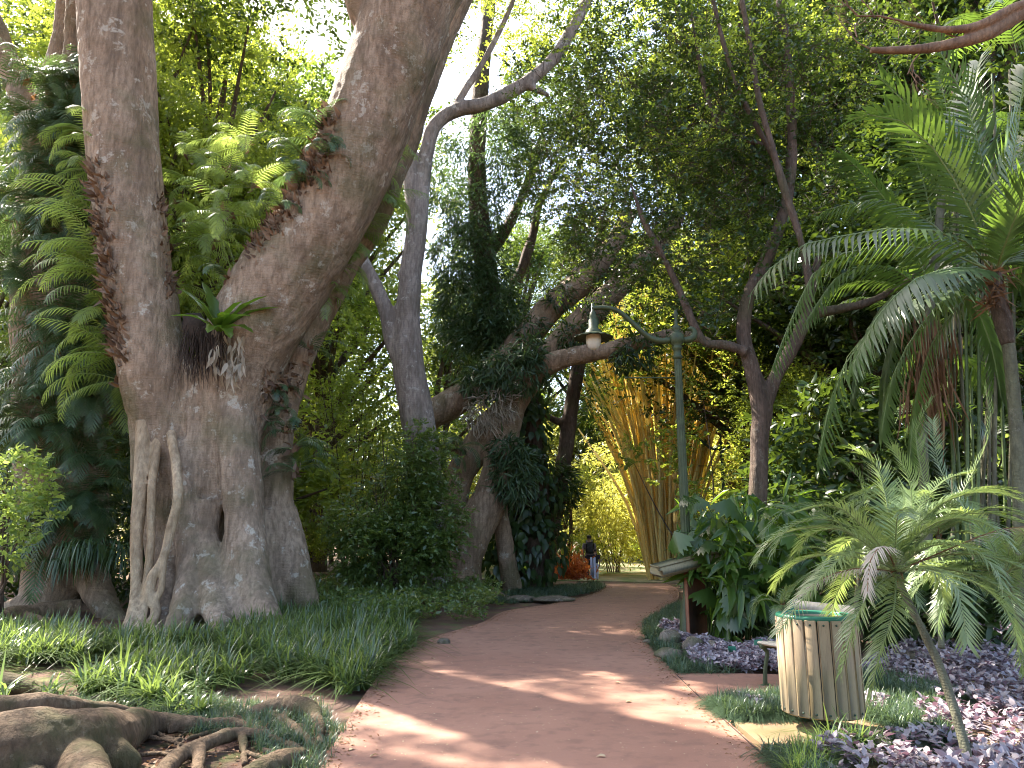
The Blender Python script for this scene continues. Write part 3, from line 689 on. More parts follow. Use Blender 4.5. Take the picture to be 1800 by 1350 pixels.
ORD = ['topmost', 'second', 'third', 'fourth', 'fifth', 'sixth', 'seventh', 'eighth', 'ninth', 'tenth', 'eleventh', 'twelfth', 'thirteenth', 'fourteenth', 'fifteenth', 'sixteenth', 'seventeenth', 'eighteenth', 'nineteenth', 'twentieth']
def nth(k): return ORD[k] + ('' if k == 0 else ' from the top')
# ------------------------------------------------------------------ fern plants
def fern_plant(name, nf, L, ll, lw, mat, el=(.1, .9), az=(0, 2 * PI), droop=(1.4, 2.4), n=20, hang=.3, husk=6, hmat='husk', tmpl=T_STRIP):
    t = thing(name, '-', 'fern'); lfm = MB(); rc = MB(); hk = MB()
    for i in range(nf):
        frond(lfm, rc, (0, 0, 0), random.uniform(*az), random.uniform(*el), L * random.uniform(.7, 1.1), random.uniform(*droop), n, ll, lw, 1.15, .05, .008, tmpl, .14, hang)
    lfm.obj('fronds', mat, t); rc.obj('midribs', MT['rachis'], t)
    if husk:
        pos = RNG.normal(size=(husk, 3)) * [.05, .05, .07]
        d = RNG.normal(size=(husk, 3)) * [.5, .5, .4] + [0, 0, .5]
        leaves(hk, pos, d, RNG.normal(size=(husk, 3)), .28, .13, T_LEAF); hk.obj('husks', MT[hmat], t)
    return t
def away(): return (0, -60, 0)
KEEP_SPOTS = list(SPOTS)
BF = [fern_plant('hanging_fern', 8, 1.7, .34, .032, MT['fern_bright'], (-.2, 1.2), (PI * .45, PI * 1.55), (.9, 2.4), n=19, husk=5) for _ in range(3)]
FF = [fern_plant('hanging_fern', 8, 1.15, .24, .028, MT['fern_blue'], (.2, 1.1), n=17, husk=8) for _ in range(3)]
used = set()
def place(proto, loc, rz, sc, label, group, cat='fern', tilt=(0, 0)):
    if id(proto) in used:
        o = dup(proto, loc, rz, sc, label, group, tilt)
    else:
        used.add(id(proto)); o = proto; o.location = loc; o.rotation_euler = (tilt[0], tilt[1], rz); o.scale = (sc,) * 3 if not isinstance(sc, tuple) else sc
        o['label'] = label; o['group'] = group
    o['category'] = cat; return o
g = 'ferns growing out of the left fig limb'
for k, (px, py, s) in enumerate([(158, 240, .8), (165, 300, .9), (170, 345, 1.0), (178, 395, 1.1), (180, 440, 1.0), (185, 490, 1.1), (190, 540, 1.1), (195, 590, 1.0), (205, 625, 1.1), (212, 670, .9)]):
    place(BF[k % 3], P(px, py, 15.1), random.uniform(-.9, .9), s * random.uniform(.75, 1.15), 'bright feathery fern on the outer side of the left fig limb, ' + nth(k), g, tilt=(random.uniform(-.4, .4), random.uniform(-.3, .3)))
g = 'ferns in the fork of the fig'
FK = sorted([(300, 360, .9, 0), (300, 440, 1.0, 0), (325, 400, .9, 0), (345, 330, .8, 0), (400, 300, .8, 1), (440, 330, .8, 0), (470, 260, 1.0, 1), (500, 230, 1.0, 1), (540, 200, .9, 1), (430, 260, .8, 0), (345, 470, .8, 1), (370, 430, .9, 0), (510, 310, .8, 1), (560, 255, .7, 1),
             (400, 380, .9, 0), (455, 295, .9, 1), (420, 400, .7, 1), (330, 280, .7, 0), (485, 345, .7, 1), (310, 500, .8, 0)], key=lambda q: q[1])
for k, (px, py, s, f) in enumerate(FK):
    sp_ = P(px, py, 15.9 if px < 380 else 14.7)
    if f:
        for q_ in range(0, 90, 10):
            h_ = on_fig(px + 15 + q_, py + 20)
            if h_[0] is not None and h_[1].y < .2: sp_ = h_[0]; break
    place((BF if not f else FF)[k % 3], sp_, random.uniform(2.2, 4.2) if f else random.uniform(0, 6), s, ('grey-green' if f else 'bright green') + ' fern between the two fig limbs, ' + nth(k), g)
g = 'ferns behind the right fig limb'
for k, (px, py, s) in enumerate([(655, 300, .9), (650, 350, 1.0), (625, 410, .8), (600, 470, .8), (560, 520, .8)]):
    place(BF[k % 3], P(px, py, 16.2), PI + random.uniform(-.6, .6), s, 'bright backlit fern sticking out behind the right fig limb, ' + nth(k), g)
g = 'dark ferns on the rear fig stem'
for k, (px, py, s) in enumerate([(545, 615, .8), (480, 690, .7), (500, 720, .6), (460, 745, .6), (510, 760, .9), (515, 790, .9), (520, 830, .9)]):
    place(FF[k % 3], P(px, py, 15.9), random.uniform(0, 6), s, 'drooping dark fern on the rear stem of the giant fig, ' + nth(k), g)
# husk masses (old fern bases) on the fig: one thing each
def husks(label, pts, n, L, W, Y, spread=12, up=.6):
    p0 = P(*pts[0], Y); t = MB(); k = RNG.integers(0, len(pts) - 1, n); f = RNG.random(n)
    a = np.array([(pts[i][0] + (pts[i + 1][0] - pts[i][0]) * q, pts[i][1] + (pts[i + 1][1] - pts[i][1]) * q) for i, q in zip(k, f)]) + RNG.normal(size=(n, 2)) * spread
    hits = [on_fig(x, y) for x, y in a]; hits = [h for h in hits if h[0] is not None and h[0].y < Y + 1.8]; n = len(hits)
    pos = np.array([h[0] for h in hits]); nv = np.array([h[1] for h in hits]); d = RNG.normal(size=(n, 3)) * .4 + nv * .75 + [-.15, 0, up]
    leaves(t, pos - nv * .03, d, RNG.normal(size=(n, 3)) * .5 + nv, L * RNG.uniform(.4, 1.15, n), W * RNG.uniform(.5, 1.1, n), T_LEAF)
    o = t.obj('fern_husks', MT['husk']); return tag(o, label, 'dead fronds')
husks('column of upright brown husk leaves up the outer edge of the left fig limb', [(164, 290), (172, 360), (184, 450), (192, 520), (202, 580), (214, 640)], 420, .30, .10, 14.95, 9)
husks('thick mat of grey-brown husk leaves on the lower side of the right fig limb', [(425, 425), (455, 395), (495, 350), (535, 305), (560, 265)], 900, .24, .085, 14.6, 17)
husks('orange-brown husk leaves high on the right fig limb', [(568, 190), (575, 215), (572, 235)], 70, .32, .14, 14.2, 8)
husks('small brown husks along the inner edge of the left fig limb', [(283, 350), (287, 380), (298, 490), (302, 520)], 110, .24, .09, 14.6, 6)
husks('ragged brown husks at the top of the rear fig stem', [(470, 690), (500, 680), (520, 640)], 90, .3, .11, 15.7, 14, -.2)

# bird's nest fern in the crotch of the fig
bn = thing('birds_nest_fern', 'dark green strap-leaved fern sitting in the fork of the giant fig', 'fern', P(385, 585, 14.5))
lfm = MB(); o0 = Vector((0, 0, 0))
for (dx, dy, yy) in [(-75, -80, -.1), (-45, -60, -.3), (-10, -25, -.6), (15, -35, -.5), (40, -55, -.3), (85, -65, -.3), (55, -30, -.6), (-30, -90, .2), (20, 10, -.8), (-20, 0, -.8), (60, 0, -.5), (105, -45, -.1), (-85, -30, -.3), (55, -100, .3)]:
    a = P(385, 585, 14.5); e = P(385 + dx, 585 + dy, 14.5 + yy); m_ = (a + e) / 2 + Vector((0, 0, .14)); K = 10
    pts, _ = catmull([a, m_, e], [1] * 3, .07); pts = np.array(pts); n = len(pts); t_ = np.linspace(0, 1, n)
    wv = .115 * np.sin(.15 + t_ * 2.9) * (1 + .18 * np.sin(t_ * 25)); tn = norm(np.gradient(pts, axis=0)); sd_ = norm(np.cross(tn, [.1, -.3, 1]))
    up_ = np.cross(sd_, tn); V = np.concatenate([pts - sd_ * wv[:, None] + up_ * wv[:, None] * .35, pts, pts + sd_ * wv[:, None] + up_ * wv[:, None] * .35]); q = []
    for i in range(n - 1): q += [(i, i + 1, n + i + 1, n + i), (n + i, n + i + 1, 2 * n + i + 1, 2 * n + i)]
    lfm.add(V, q, None, random.random())
lfm.obj('fronds', MT['broad'], bn)
fb = MB()
for k in range(160):
    p = P(random.uniform(325, 400), random.uniform(570, 600), 14.5 + random.uniform(-.1, .4)); L = random.uniform(.3, 1.2)
    tube(fb, [p, p + Vector((random.uniform(-.08, .08), random.uniform(-.15, .05), -L * .5)), p + Vector((random.uniform(-.12, .16), random.uniform(-.05, .1), -L))], [.010, .008, .003], 4, .3, False)
tube(fb, [P(335, 560, 15.0), P(360, 590, 14.9), P(400, 580, 15.0)], [.2, .26, .2], 12, .1, True, wob=.25)
fb.obj('fibre_roots', MT['fibre'], bn)
dl = MB(); nn = 60
pos = np.array([P(random.uniform(372, 432), random.uniform(585, 660) + 0, 14.35 + random.uniform(-.1, .3)) for _ in range(nn)])
leaves(dl, pos, RNG.normal(size=(nn, 3)) * [.25, .25, .2] + [0, 0, -1], RNG.normal(size=(nn, 3)) * .7 + [0, -1, 0], RNG.uniform(.16, .42, nn), RNG.uniform(.05, .11, nn), T_BIG)
dl.obj('dry_leaves', MT['drypale'], bn)

# ------------------------------------------------------------------ the fern-covered tree at the far left
ft = traced('fern_clad_tree', 'dark broad tree at the left edge smothered in drooping ferns', 'tree', (100, 1080), [
    tr((20, 1120, 16.0, 22), (60, 1075, 16.6, 34), (105, 1000, 17.2, 60), (110, 850, 17.5, 75), (95, 650, 17.6, 65), (85, 450, 17.6, 58), (95, 250, 17.5, 45), (118, 60, 17.4, 22), (130, -150, 17.4, 20)),
    tr((160, 1010, 17, 30), (190, 1075, 16.4, 22), (225, 1105, 15.9, 12)), tr((60, 1060, 16.6, 24), (-60, 1100, 15.9, 12), (-120, 1110, 15.5, 8)),
    tr((95, 300, 17.5, 30), (20, 120, 17.8, 20), (-60, -60, 18, 16)), tr((122, 120, 16.4, 12), (126, 40, 16.4, 13), (134, -120, 16.4, 13))], .07, MT['fig'], 3, .05)
g = 'ferns smothering the tree at the left edge'
DF = [fern_plant('drooping_fern', 10, 1.35, .30, .026, MT['fern_blue'], (-.3, 1.2), (PI * .9, PI * 2.1), (1.0, 2.6), 15, .35, 2, 'dead', T_STRIP) for _ in range(4)]
for k in range(150):
    v = random.random(); py = 130 + 850 * v; half = 85 + 45 * min(1, v * 2.2); px = 95 + random.uniform(-1, 1) * half
    dd = 16.9 - .5 * math.cos((px - 95) / half * 1.4) + random.uniform(-.3, .2)
    if py > 850 and px > 180: continue
    place(DF[k % 4], P(px, py, dd), random.uniform(-1.2, 1.2), random.uniform(.5, 1.25), 'drooping blue-green fern on the smothered tree at the left edge', g)
GR = MB()
for k in range(26):
    p = P(random.uniform(90, 215), random.uniform(960, 1010), 15.9 + random.uniform(-.4, .5))
    for _ in range(12):
        L = random.uniform(.4, .9); a = random.uniform(PI * .9, PI * 2.1)
        pts = np.array(catmull([p, p + Vector((math.cos(a) * L * .35, math.sin(a) * L * .35, L * .25)), p + Vector((math.cos(a) * L * .55, math.sin(a) * L * .55, -L * .45))], [1] * 3, L / 6)[0])
        n = len(pts); sdv = np.array([-math.sin(a), math.cos(a), 0]) * .016; wv = np.sin(np.linspace(.3, PI, n))[:, None]
        GR.add(np.concatenate([pts - sdv * wv, pts + sdv * wv]), [(i, i + 1, n + i + 1, n + i) for i in range(n - 1)], None, random.random())
tag(GR.obj('strap_fern', MT['fern_blue']), 'shaggy mass of long drooping strap leaves at the foot of the left-edge tree', 'fern')

# ------------------------------------------------------------------ golden bamboo
bb = G(1150, 1016)
bam = thing('golden_bamboo', 'sunlit clump of golden bamboo fanning out beyond the end of the path', 'bamboo', (bb.x, bb.y, 0))
random.seed(11); ctips = []
for k in range(90):
    f = random.uniform(-1, 1); f2 = random.random()
    bx = 1172 + f * 32; topx = 1170 + f * 165 + random.uniform(-40, 40); topy = random.uniform(480, 640) + abs(f) * 30
    if f < -.55: topy = random.uniform(560, 760)
    Yb = 31.5 + random.uniform(-1.6, 1.6)
    a = P(bx, 1012, Yb); a.z = -.05; e = P(topx, topy, Yb + random.uniform(-3, 3)); mid = P(bx + (topx - bx) * (.32 + .05 * random.random()), 1012 + (topy - 1012) * .5, Yb)
    m = MB(); r = random.uniform(.055, .08); pts, rr = catmull([a, mid, e], [r, r * .9, r * .5], 1.0)
    tube(m, pts, rr, 6, 1.0, False, random.random())
    # node rings
    for p, q in zip(pts[1:-1], rr[1:-1]): tube(m, [p - Vector((0, 0, .02)), p + Vector((0, 0, .02))], [q * 1.25, q * 1.25], 6, 1, False, .1)
    m.obj('culm', MT['culm'], bam); ctips.append((mid, e))
b = MB()
pos = []
for mid, e in ctips:
    for _ in range(5):
        t_ = random.uniform(.8, 1.25); pos.append(mid + (e - mid) * t_ + Vector([random.gauss(0, .5) for _ in range(3)]))
bc_ = MB(); 
for k in range(120):
    f = random.uniform(-1, 1); bx = 1174 + f * 36; topx = 1175 + f * 150 + random.uniform(-50, 50); Yb = 31.5 + random.uniform(-1.8, 1.8)
    a = P(bx, 1012, Yb); a.z = -.05; e = P(topx, random.uniform(470, 680), Yb + random.uniform(-3, 3)); mid = P(bx + (topx - bx) * .35, 770, Yb); r = random.uniform(.03, .06)
    tube(bc_, [a, mid, e], [r, r * .9, r * .5], 5, 1.5, False, random.random())
tag(bc_.obj('culms', MT['culm'], bam), kind='stuff')
twigs(b, np.array(pos), .24, .045, per=10, tlen=.7, up=0, droop=.35, tmpl=T_DIA)
pxblobs(b, [(1150, 500, 32, 160, 70), (1260, 560, 32, 90, 90), (1060, 560, 33, 90, 60)], 700, .24, .05, per=10, tlen=.7, up=0, droop=.35, tmpl=T_DIA)
b.obj('foliage', MT['leaf_yellow'], bam)

def px_bush(name, label, cat, spec, n, L, W, mat, stems=8, mat2=None, stemm='brown', **kw):
    c = spec[0]; x0 = P(c[0], c[1], c[2]); t = thing(name, label, cat, (x0.x, x0.y, 0)); b = MB(); pxblobs(b, spec, n, L, W, **kw)
    b.obj('foliage', mat, t); st = MB()
    for k in range(stems):
        s = random.choice(spec); e = P(s[0] + random.uniform(-.7, .7) * s[3], s[1] + random.uniform(-.6, .4) * s[4], s[2])
        tube(st, [(x0.x + random.uniform(-.3, .3), x0.y + random.uniform(-.2, .2), -.05), ((x0.x + e.x) / 2 + random.uniform(-.2, .2), (x0.y + e.y) / 2, e.z * .5), e], [.03, .022, .008], 5, .5, False)
    st.obj('stems', MT[stemm], t); return t
px_bush('yellow_shrub', 'sunlit feathery yellow-green bamboo foliage left of the golden clump', 'shrub',
        [(1075, 850, 36, 70, 110), (1060, 930, 35, 50, 60), (1120, 900, 36, 50, 80), (1040, 780, 38, 50, 80), (1110, 760, 36, 60, 60)], 2200, .28, .07, MT['leaf_yellow'], 10, per=9, tlen=.7, droop=.3, tmpl=T_DIA)
px_bush('leafy_shrub', 'small light green tree standing in front of the golden bamboo stems', 'shrub',
        [(1245, 890, 22, 30, 30), (1140, 800, 22, 55, 25), (1190, 770, 22, 40, 30), (1175, 850, 22, 40, 25, .5), (1245, 880, 21, 40, 40), (1225, 700, 22, 25, 25, .4)], 330, .17, .085, MT['leaf_light'], 4, per=7, tlen=.35)
px_bush('leafy_shrub', 'olive shrubs packed behind the forked tree and second lamp post', 'shrub',
        [(1330, 820, 24, 50, 110), (1300, 660, 25, 50, 60, .5), (1400, 760, 22, 90, 120), (1310, 950, 22, 90, 40)], 1900, .17, .07, MT['leaf_light'], 10, per=8, tlen=.45)

# ------------------------------------------------------------------ dense shrub in the middle and low planting left of the path
px_bush('bushy_shrub', 'tall dense mid-green bush between the giant fig and the sprawling tree', 'shrub',
        [(700, 860, 19.5, 95, 120), (640, 920, 19, 60, 90), (760, 900, 19.3, 60, 110), (690, 760, 20, 75, 60), (690, 970, 18.8, 110, 60), (740, 820, 19.2, 60, 60)], 6000, .135, .06, MT['bush'], 30, per=8, tlen=.32, droop=.1)
px_bush('bushy_shrub', 'pale green bush behind the dense shrub by the rear fig stem', 'shrub',
        [(620, 760, 26, 90, 80), (570, 660, 27, 70, 90), (660, 680, 26, 70, 50), (560, 860, 25, 60, 100)], 2600, .15, .07, MT['leaf_light'], 10, per=8, tlen=.45)
b = MB()
hp = [(550, 1042), (620, 1022), (720, 1015), (800, 1025), (868, 1052), (880, 1068), (845, 1090), (740, 1100), (640, 1110), (560, 1090)]
gp = ground_pts(16000, hp)[:2600]; h_ = RNG.uniform(.05, .42, len(gp)); gp[:, 2] = h_
twigs(b, gp, .11, .048, per=8, tlen=.22, up=.9, droop=.05)
tag(b.obj('low_shrubbery', MT['bush']), 'knee-high glossy green planting below the dense bush', kind='stuff')
px_bush('bright_shrub', 'bright green leafy bush at the left edge below the ferns', 'shrub',
        [(20, 850, 13.5, 55, 50), (0, 940, 13, 45, 60), (50, 900, 14, 35, 40)], 420, .13, .07, MT['fern_bright'], 8, per=7, tlen=.3)

# climber curtain (dark philodendron) on a trunk
vc = thing('vine_column', 'dark column of broad climbing leaves right of the sprawling trunk', 'vine', (G(930, 1035).x, 25, 0))
m = MB(); tube(m, TP([(940, 1040, 22), (945, 850, 20), (935, 720, 14), (930, 640, 8)], 25)[0], [.45, .4, .3, .15], 10); m.obj('stem', MT['brown'], vc)
b = MB()
for (px, py, rx, ry, n) in [(930, 960, 70, 70, 420), (925, 860, 62, 80, 420), (925, 760, 45, 70, 260), (935, 690, 30, 40, 100), (880, 970, 40, 60, 150)]:
    p, v = blob(n, P(px, py, 24.6), (rx * M(py, 24.6), .7, ry * M(py, 24.6)), .8)
    leaves(b, p, v * .5 + [0, 0, -.9] + RNG.normal(size=p.shape) * .3, v + [0, -.5, .2], RNG.uniform(.22, .42, len(p)), RNG.uniform(.14, .26, len(p)), T_BIG)
b.obj('leaves', MT['leaf_dark'], vc)
# epiphytes on the sprawling tree
def strap_mass(name, label, cat, spec, mat, n, L, W, droop=1.0):
    t = MB()
    for (px, py, Y, rx, ry) in spec:
        k = int(n * rx * ry / sum(s[3] * s[4] for s in spec)); p, v = blob(k, P(px, py, Y), (rx * M(py, Y) * 1.05, .5, ry * M(py, Y) * 1.05), .3)
        leaves(t, p, v * .8 + [0, -.2, -droop * .7] + RNG.normal(size=p.shape) * .7, v + [0, -.4, .5] + RNG.normal(size=p.shape) * .4, L * RNG.uniform(.35, 1.5, len(p)), W * RNG.uniform(.6, 1.3, len(p)), T_LEAF)
    return tag(t.obj(name, mat), label, cat)
strap_mass('strap_leaf_epiphyte', 'big clump of grey-green strap leaves on the sprawling tree', 'epiphyte', [(900, 650, 22.2, 62, 40), (850, 670, 22.3, 40, 30), (930, 620, 22.3, 30, 30)], MT['fern_blue'], 1500, .38, .07)
strap_mass('strap_leaf_epiphyte', 'lower clump of dark strap leaves on the upright trunk of the sprawling tree', 'epiphyte', [(905, 830, 22.3, 38, 55), (885, 790, 22.3, 25, 25)], MT['fern_blue'], 800, .4, .06)
strap_mass('strap_leaf_epiphyte', 'strap-leaved cuff around the slender dark trunk', 'epiphyte', [(985, 855, 25.6, 30, 42)], MT['leaf_dark'], 420, .42, .07)
strap_mass('strap_leaf_epiphyte', 'small strap leaf tuft high on the sprawling tree limb near the lamp', 'epiphyte', [(1010, 590, 22.4, 30, 22), (1045, 548, 22.5, 22, 18)], MT['leaf_dark'], 420, .34, .06)
strap_mass('strap_leaf_epiphyte', 'strap leaf tuft along the upper mossy limb of the sprawling tree', 'epiphyte', [(930, 575, 23.4, 30, 22), (985, 520, 23.4, 25, 20), (840, 660, 23.5, 22, 18)], MT['leaf_dark'], 500, .34, .06)
strap_mass('dry_root_tuft', 'pale dry tuft of roots and blades under the strap leaf clump', 'epiphyte', [(865, 715, 22.1, 42, 28), (845, 735, 22.1, 25, 22)], MT['drypale'], 420, .42, .03)
strap_mass('hanging_leaf_mass', 'dark leafy vines dangling under the limb behind the lamp', 'vine', [(1125, 615, 21.8, 32, 28), (1095, 630, 21.8, 22, 22)], MT['leaf_dark'], 380, .36, .07)
t_ = place(dup(FF[0], (0, 0, 0)), P(805, 790, 22), 1.0, 1.1, 'ragged fern with brown base on the lower sprawling limb, nearer the path', 'ferns on the sprawling tree')
t_ = place(dup(FF[1], (0, 0, 0)), P(782, 800, 22), 3.0, 1.0, 'ragged fern on the lower sprawling limb, nearer the dense bush', 'ferns on the sprawling tree')

# ------------------------------------------------------------------ lamp posts
def lamp_post(label, loc, sc=1.0, mat='greenpaint'):
    t = thing('lamp_post', label, 'lamp post', loc, 'ornate green lamp posts beside the path'); X0 = Vector(loc)
    def at(x, z): return X0 + Vector((x, 0, z))
    m = MB(); prof = [(0, 0), (.20, 0), (.20, .10), (.17, .14), (.14, .5), (.12, .58), (.095, .62), (.088, .7)]; lathe(m, prof, 20, loc)
    m.obj('base', MT[mat], t)
    m = MB(); seg = 24; fl = []
    for z in np.linspace(.65, 4.62, 12):
        r = .085 - (z - .65) / 4 * .022; ang = np.linspace(0, 2 * PI, seg, endpoint=False); rr = r * (1 - .10 * (np.arange(seg) % 2))
        fl.append(np.stack([np.cos(ang) * rr + X0.x, np.sin(ang) * rr + X0.y, np.full(seg, z + X0.z)], 1))
    i = np.arange(11)[:, None]; j = np.arange(seg)[None]; jn = (j + 1) % seg
    m.add(np.concatenate(fl), np.stack([i * seg + j, i * seg + jn, (i + 1) * seg + jn, (i + 1) * seg + j], -1).reshape(-1, 4)); m.obj('post', MT[mat], t, smooth=False)
    m = MB(); lathe(m, [(.062, 4.6), (.085, 4.62), (.085, 4.66), (.066, 4.68), (.066, 4.76), (.085, 4.78), (.085, 4.82), (.07, 4.84), (.11, 4.88), (.13, 4.95), (.12, 5.04), (.07, 5.08), (.05, 5.10), (.075, 5.14), (.075, 5.18), (.03, 5.22), (.025, 5.34), (.045, 5.40), (.03, 5.46), (0, 5.50)], 20, loc); m.obj('finial', MT[mat], t)
    m = MB(); tube(m, [at(-.11, 4.95), at(-.30, 4.93), at(-.52, 5.03), at(-.82, 5.32), at(-1.02, 5.48), at(-1.22, 5.53), at(-1.46, 5.52)], [.055, .055, .048, .042, .04, .038, .038], 12, .06)
    tube(m, [at(.11, 4.95), at(.2, 4.95), at(.29, 5.0), at(.31, 5.10), at(.25, 5.16), at(.2, 5.14)], [.055, .06, .06, .05, .04, .02], 12, .04)
    m.obj('arm', MT[mat], t)
    m = MB(); tube(m, [at(-.07, 4.28), at(-.88, 4.28)], [.014, .014], 8, .3); tube(m, [at(-.87, 4.28), at(-.92, 4.28)], [.022, .018], 8, .3); m.obj('ladder_bar', MT[mat], t)
    c = (loc[0] - 1.44, loc[1], loc[2]); m = MB()
    lathe(m, [(0, 5.62), (.03, 5.60), (.03, 5.46), (.055, 5.44), (.055, 5.40), (.075, 5.36), (.06, 5.33), (.085, 5.30), (.088, 5.15), (.13, 5.12), (.15, 5.06), (.16, 5.04)], 24, c); h = m.obj('lamp_head', MT[mat], t)
    m = MB(); seg = 48; ang = np.linspace(0, 2 * PI, seg, endpoint=False); rows = []
    for r, z, wv in [(.15, 5.06, 0), (.24, 5.03, .2), (.335, 4.99, 1), (.34, 4.975, 1), (.24, 5.01, .2), (.14, 5.02, 0)]:
        rows.append(np.stack([np.cos(ang) * r + c[0], np.sin(ang) * r + c[1], z + .010 * wv * np.sin(ang * 16) + c[2]], 1))
    i = np.arange(5)[:, None]; j = np.arange(seg)[None]; jn = (j + 1) % seg
    m.add(np.concatenate(rows), np.stack([i * seg + j, i * seg + jn, (i + 1) * seg + jn, (i + 1) * seg + j], -1).reshape(-1, 4)); s = m.obj('lamp_shade', MT[mat], t)
    m = MB(); lathe(m, [(.128, 5.02), (.135, 4.96), (.125, 4.88), (.09, 4.81), (.045, 4.775), (0, 4.765)], 24, c); m.obj('globe', MT['globe'], t)
    return t
lb = G(1214, 1125)
lamp_post('nearest green fluted lamp post, its frosted globe hanging out over the path', (lb.x, lb.y, 0))
l2 = P(1267, 770, 28.5); lamp_post('smaller looking dark lamp post seen behind the near lamp post', (l2.x, l2.y, 0), mat='darkgreen')
l3 = P(1003, 980, 44); m = MB(); l3.z = 0; tube(m, [l3, l3 + Vector((0, 0, 3.4)), l3 + Vector((0, 0, 4.4))], [.10, .075, .06], 12, .5); lathe(m, [(.14, 0), (.14, .3), (.1, .4)], 12, l3)
lathe(m, [(.09, 4.3), (.12, 4.4), (.09, 4.5), (.04, 4.8), (0, 4.9)], 12, l3); tag(m.obj('green_pole', MT['greenpaint']), 'pale green pole far off above the orange croton leaves', 'pole')

# ------------------------------------------------------------------ wooden board on a post by the lamp
sg = thing('lectern_sign', 'weathered wooden board tilted on a red-brown post among broad leaves', 'sign', G(1226, 1128))
sb = G(1226, 1128); m = MB(); box(m, (sb.x, sb.y, .62), (.34, .10, 1.24), Matrix.Rotation(.35, 4, 'Z'), .012); m.obj('post', MT['rustpost'], sg)
m = MB(); Rm = Matrix.Rotation(.15, 4, 'Z') @ Matrix.Rotation(-.22, 4, 'Y') @ Matrix.Rotation(.03, 4, 'X'); cc = P(1214, 990, sb.y - .02)
box(m, cc, (1.25, .50, .17), Rm, .05); m.obj('board', MT['board'], sg)
m = MB(); box(m, cc + (Rm @ Vector((0, 0, .09))), (1.2, .44, .03), Rm, .008); m.obj('top_plank', MT['board'], sg)
m = MB(); box(m, (sb.x, sb.y, 1.16), (.5, .07, .09), Rm, .01); m.obj('bracket', MT['rustpost'], sg)

# ------------------------------------------------------------------ litter bin
bc = P(1463, 1290, 6.62); bx_, by_ = bc.x, 6.78; R0 = .335
lbn = thing('litter_bin', 'round litter bin clad in weathered wooden slats beside the path', 'bin', (bx_, by_, 0))
m = MB(); lathe(m, [(R0 - .03, .15), (R0 - .03, .90), (R0 - .05, .90), (R0 - .05, .3)], 40, (bx_, by_, 0)); m.obj('drum', MT['black'], lbn)
NS = 20
for k in range(NS):
    a = 2 * PI * (k + .35) / NS; m = MB(); Rz = Matrix.Rotation(a + PI / 2, 4, 'Z'); wd = 2 * PI * R0 / NS - .012
    c0 = Vector((bx_ + math.cos(a) * (R0 - .012), by_ + math.sin(a) * (R0 - .012), .535)); box(m, c0, (wd, .024, .775), Rz, .006, random.random()); sl = m.obj('slat', MT['slat'], lbn)
    sl.location = c0 - Vector((bx_, by_, 0)); me = sl.data; v = np.empty(len(me.vertices) * 3, np.float32); me.vertices.foreach_get('co', v); v = v.reshape(-1, 3) - np.array(sl.location, np.float32); me.vertices.foreach_set('co', v.ravel()); me.update()
    m = MB()
    for z in (.885, .185):
        cb = Vector((bx_ + math.cos(a) * (R0 + .001), by_ + math.sin(a) * (R0 + .001), z)); ax = Vector((math.cos(a), math.sin(a), 0)); tube(m, [cb, cb + ax * .004, cb + ax * .007], [.010, .009, .004], 8, 1)
    bo = bpy.data.objects.new('bolts', m.mesh('bolts', MT['darkgreen'], c0)); COL.objects.link(bo); bo.parent = sl
m = MB(); lathe(m, [(R0 - .07, .90), (R0 - .07, .945), (R0 - .06, .952), (R0 - .012, .950), (R0 - .004, .94), (R0 - .004, .912), (R0 - .03, .908)], 48, (bx_, by_, 0)); m.obj('rim', MT['rim'], lbn)
m = MB(); lathe(m, [(R0 - .07, .925), (.1, .90), (0, .90)], 40, (bx_, by_, 0)); m.obj('liner', MT['black'], lbn)
m = MB(); lathe(m, [(0, .14), (R0 - .02, .14), (R0 - .005, .15), (R0 - .02, .16)], 40, (bx_, by_, 0)); m.obj('base_ring', MT['black'], lbn)
m = MB(); lathe(m, [(0, 0.012), (.11, .012), (.11, .03), (.045, .035), (.045, .15)], 16, (bx_ + .02, by_, 0)); m.obj('pedestal', MT['black'], lbn)

# ------------------------------------------------------------------ bench behind the bin
A = G(1345, 1207); ax = Vector((.40, -.92, 0)).normalized(); fr = Vector((-.92, -.40, 0)).normalized(); bk = -fr
ben = thing('park_bench', 'park bench with pale slats and green ends, mostly hidden behind the litter bin', 'bench', A)
Rb = Matrix.Rotation(math.atan2(ax.y, ax.x), 4, 'Z'); Lb = .72
for s in (0, 1):
    o = A + ax * (Lb * s); m = MB()
    tube(m, [o + Vector((0, 0, 0.0)), o + bk * .02 + Vector((0, 0, .2)), o + bk * .06 + Vector((0, 0, .36)), o + fr * .03 + Vector((0, 0, .42))], [.035, .028, .03, .02], 8, .05, squash=.7)
    tube(m, [o + fr * .03 + Vector((0, 0, .425)), o + bk * .45 + Vector((0, 0, .40))], [.025, .025], 8, .1)
    tube(m, [o + bk * .50 + Vector((0, 0, 0)), o + bk * .42 + Vector((0, 0, .38)), o + bk * .52 + Vector((0, 0, .7)), o + bk * .60 + Vector((0, 0, .89))], [.035, .03, .025, .02], 8, .05)
    tube(m, [o + fr * .05, o + bk * .06], [.03, .03], 8, .1); m.obj('end_frame', MT['greenpaint'], ben)
for k in range(4):
    m = MB(); box(m, A + ax * Lb / 2 + bk * (.02 + .115 * k) + Vector((0, 0, .455 - .006 * k)), (Lb + .12, .10, .035), Rb, .012, random.random()); m.obj('seat_slat', MT['cream'], ben)
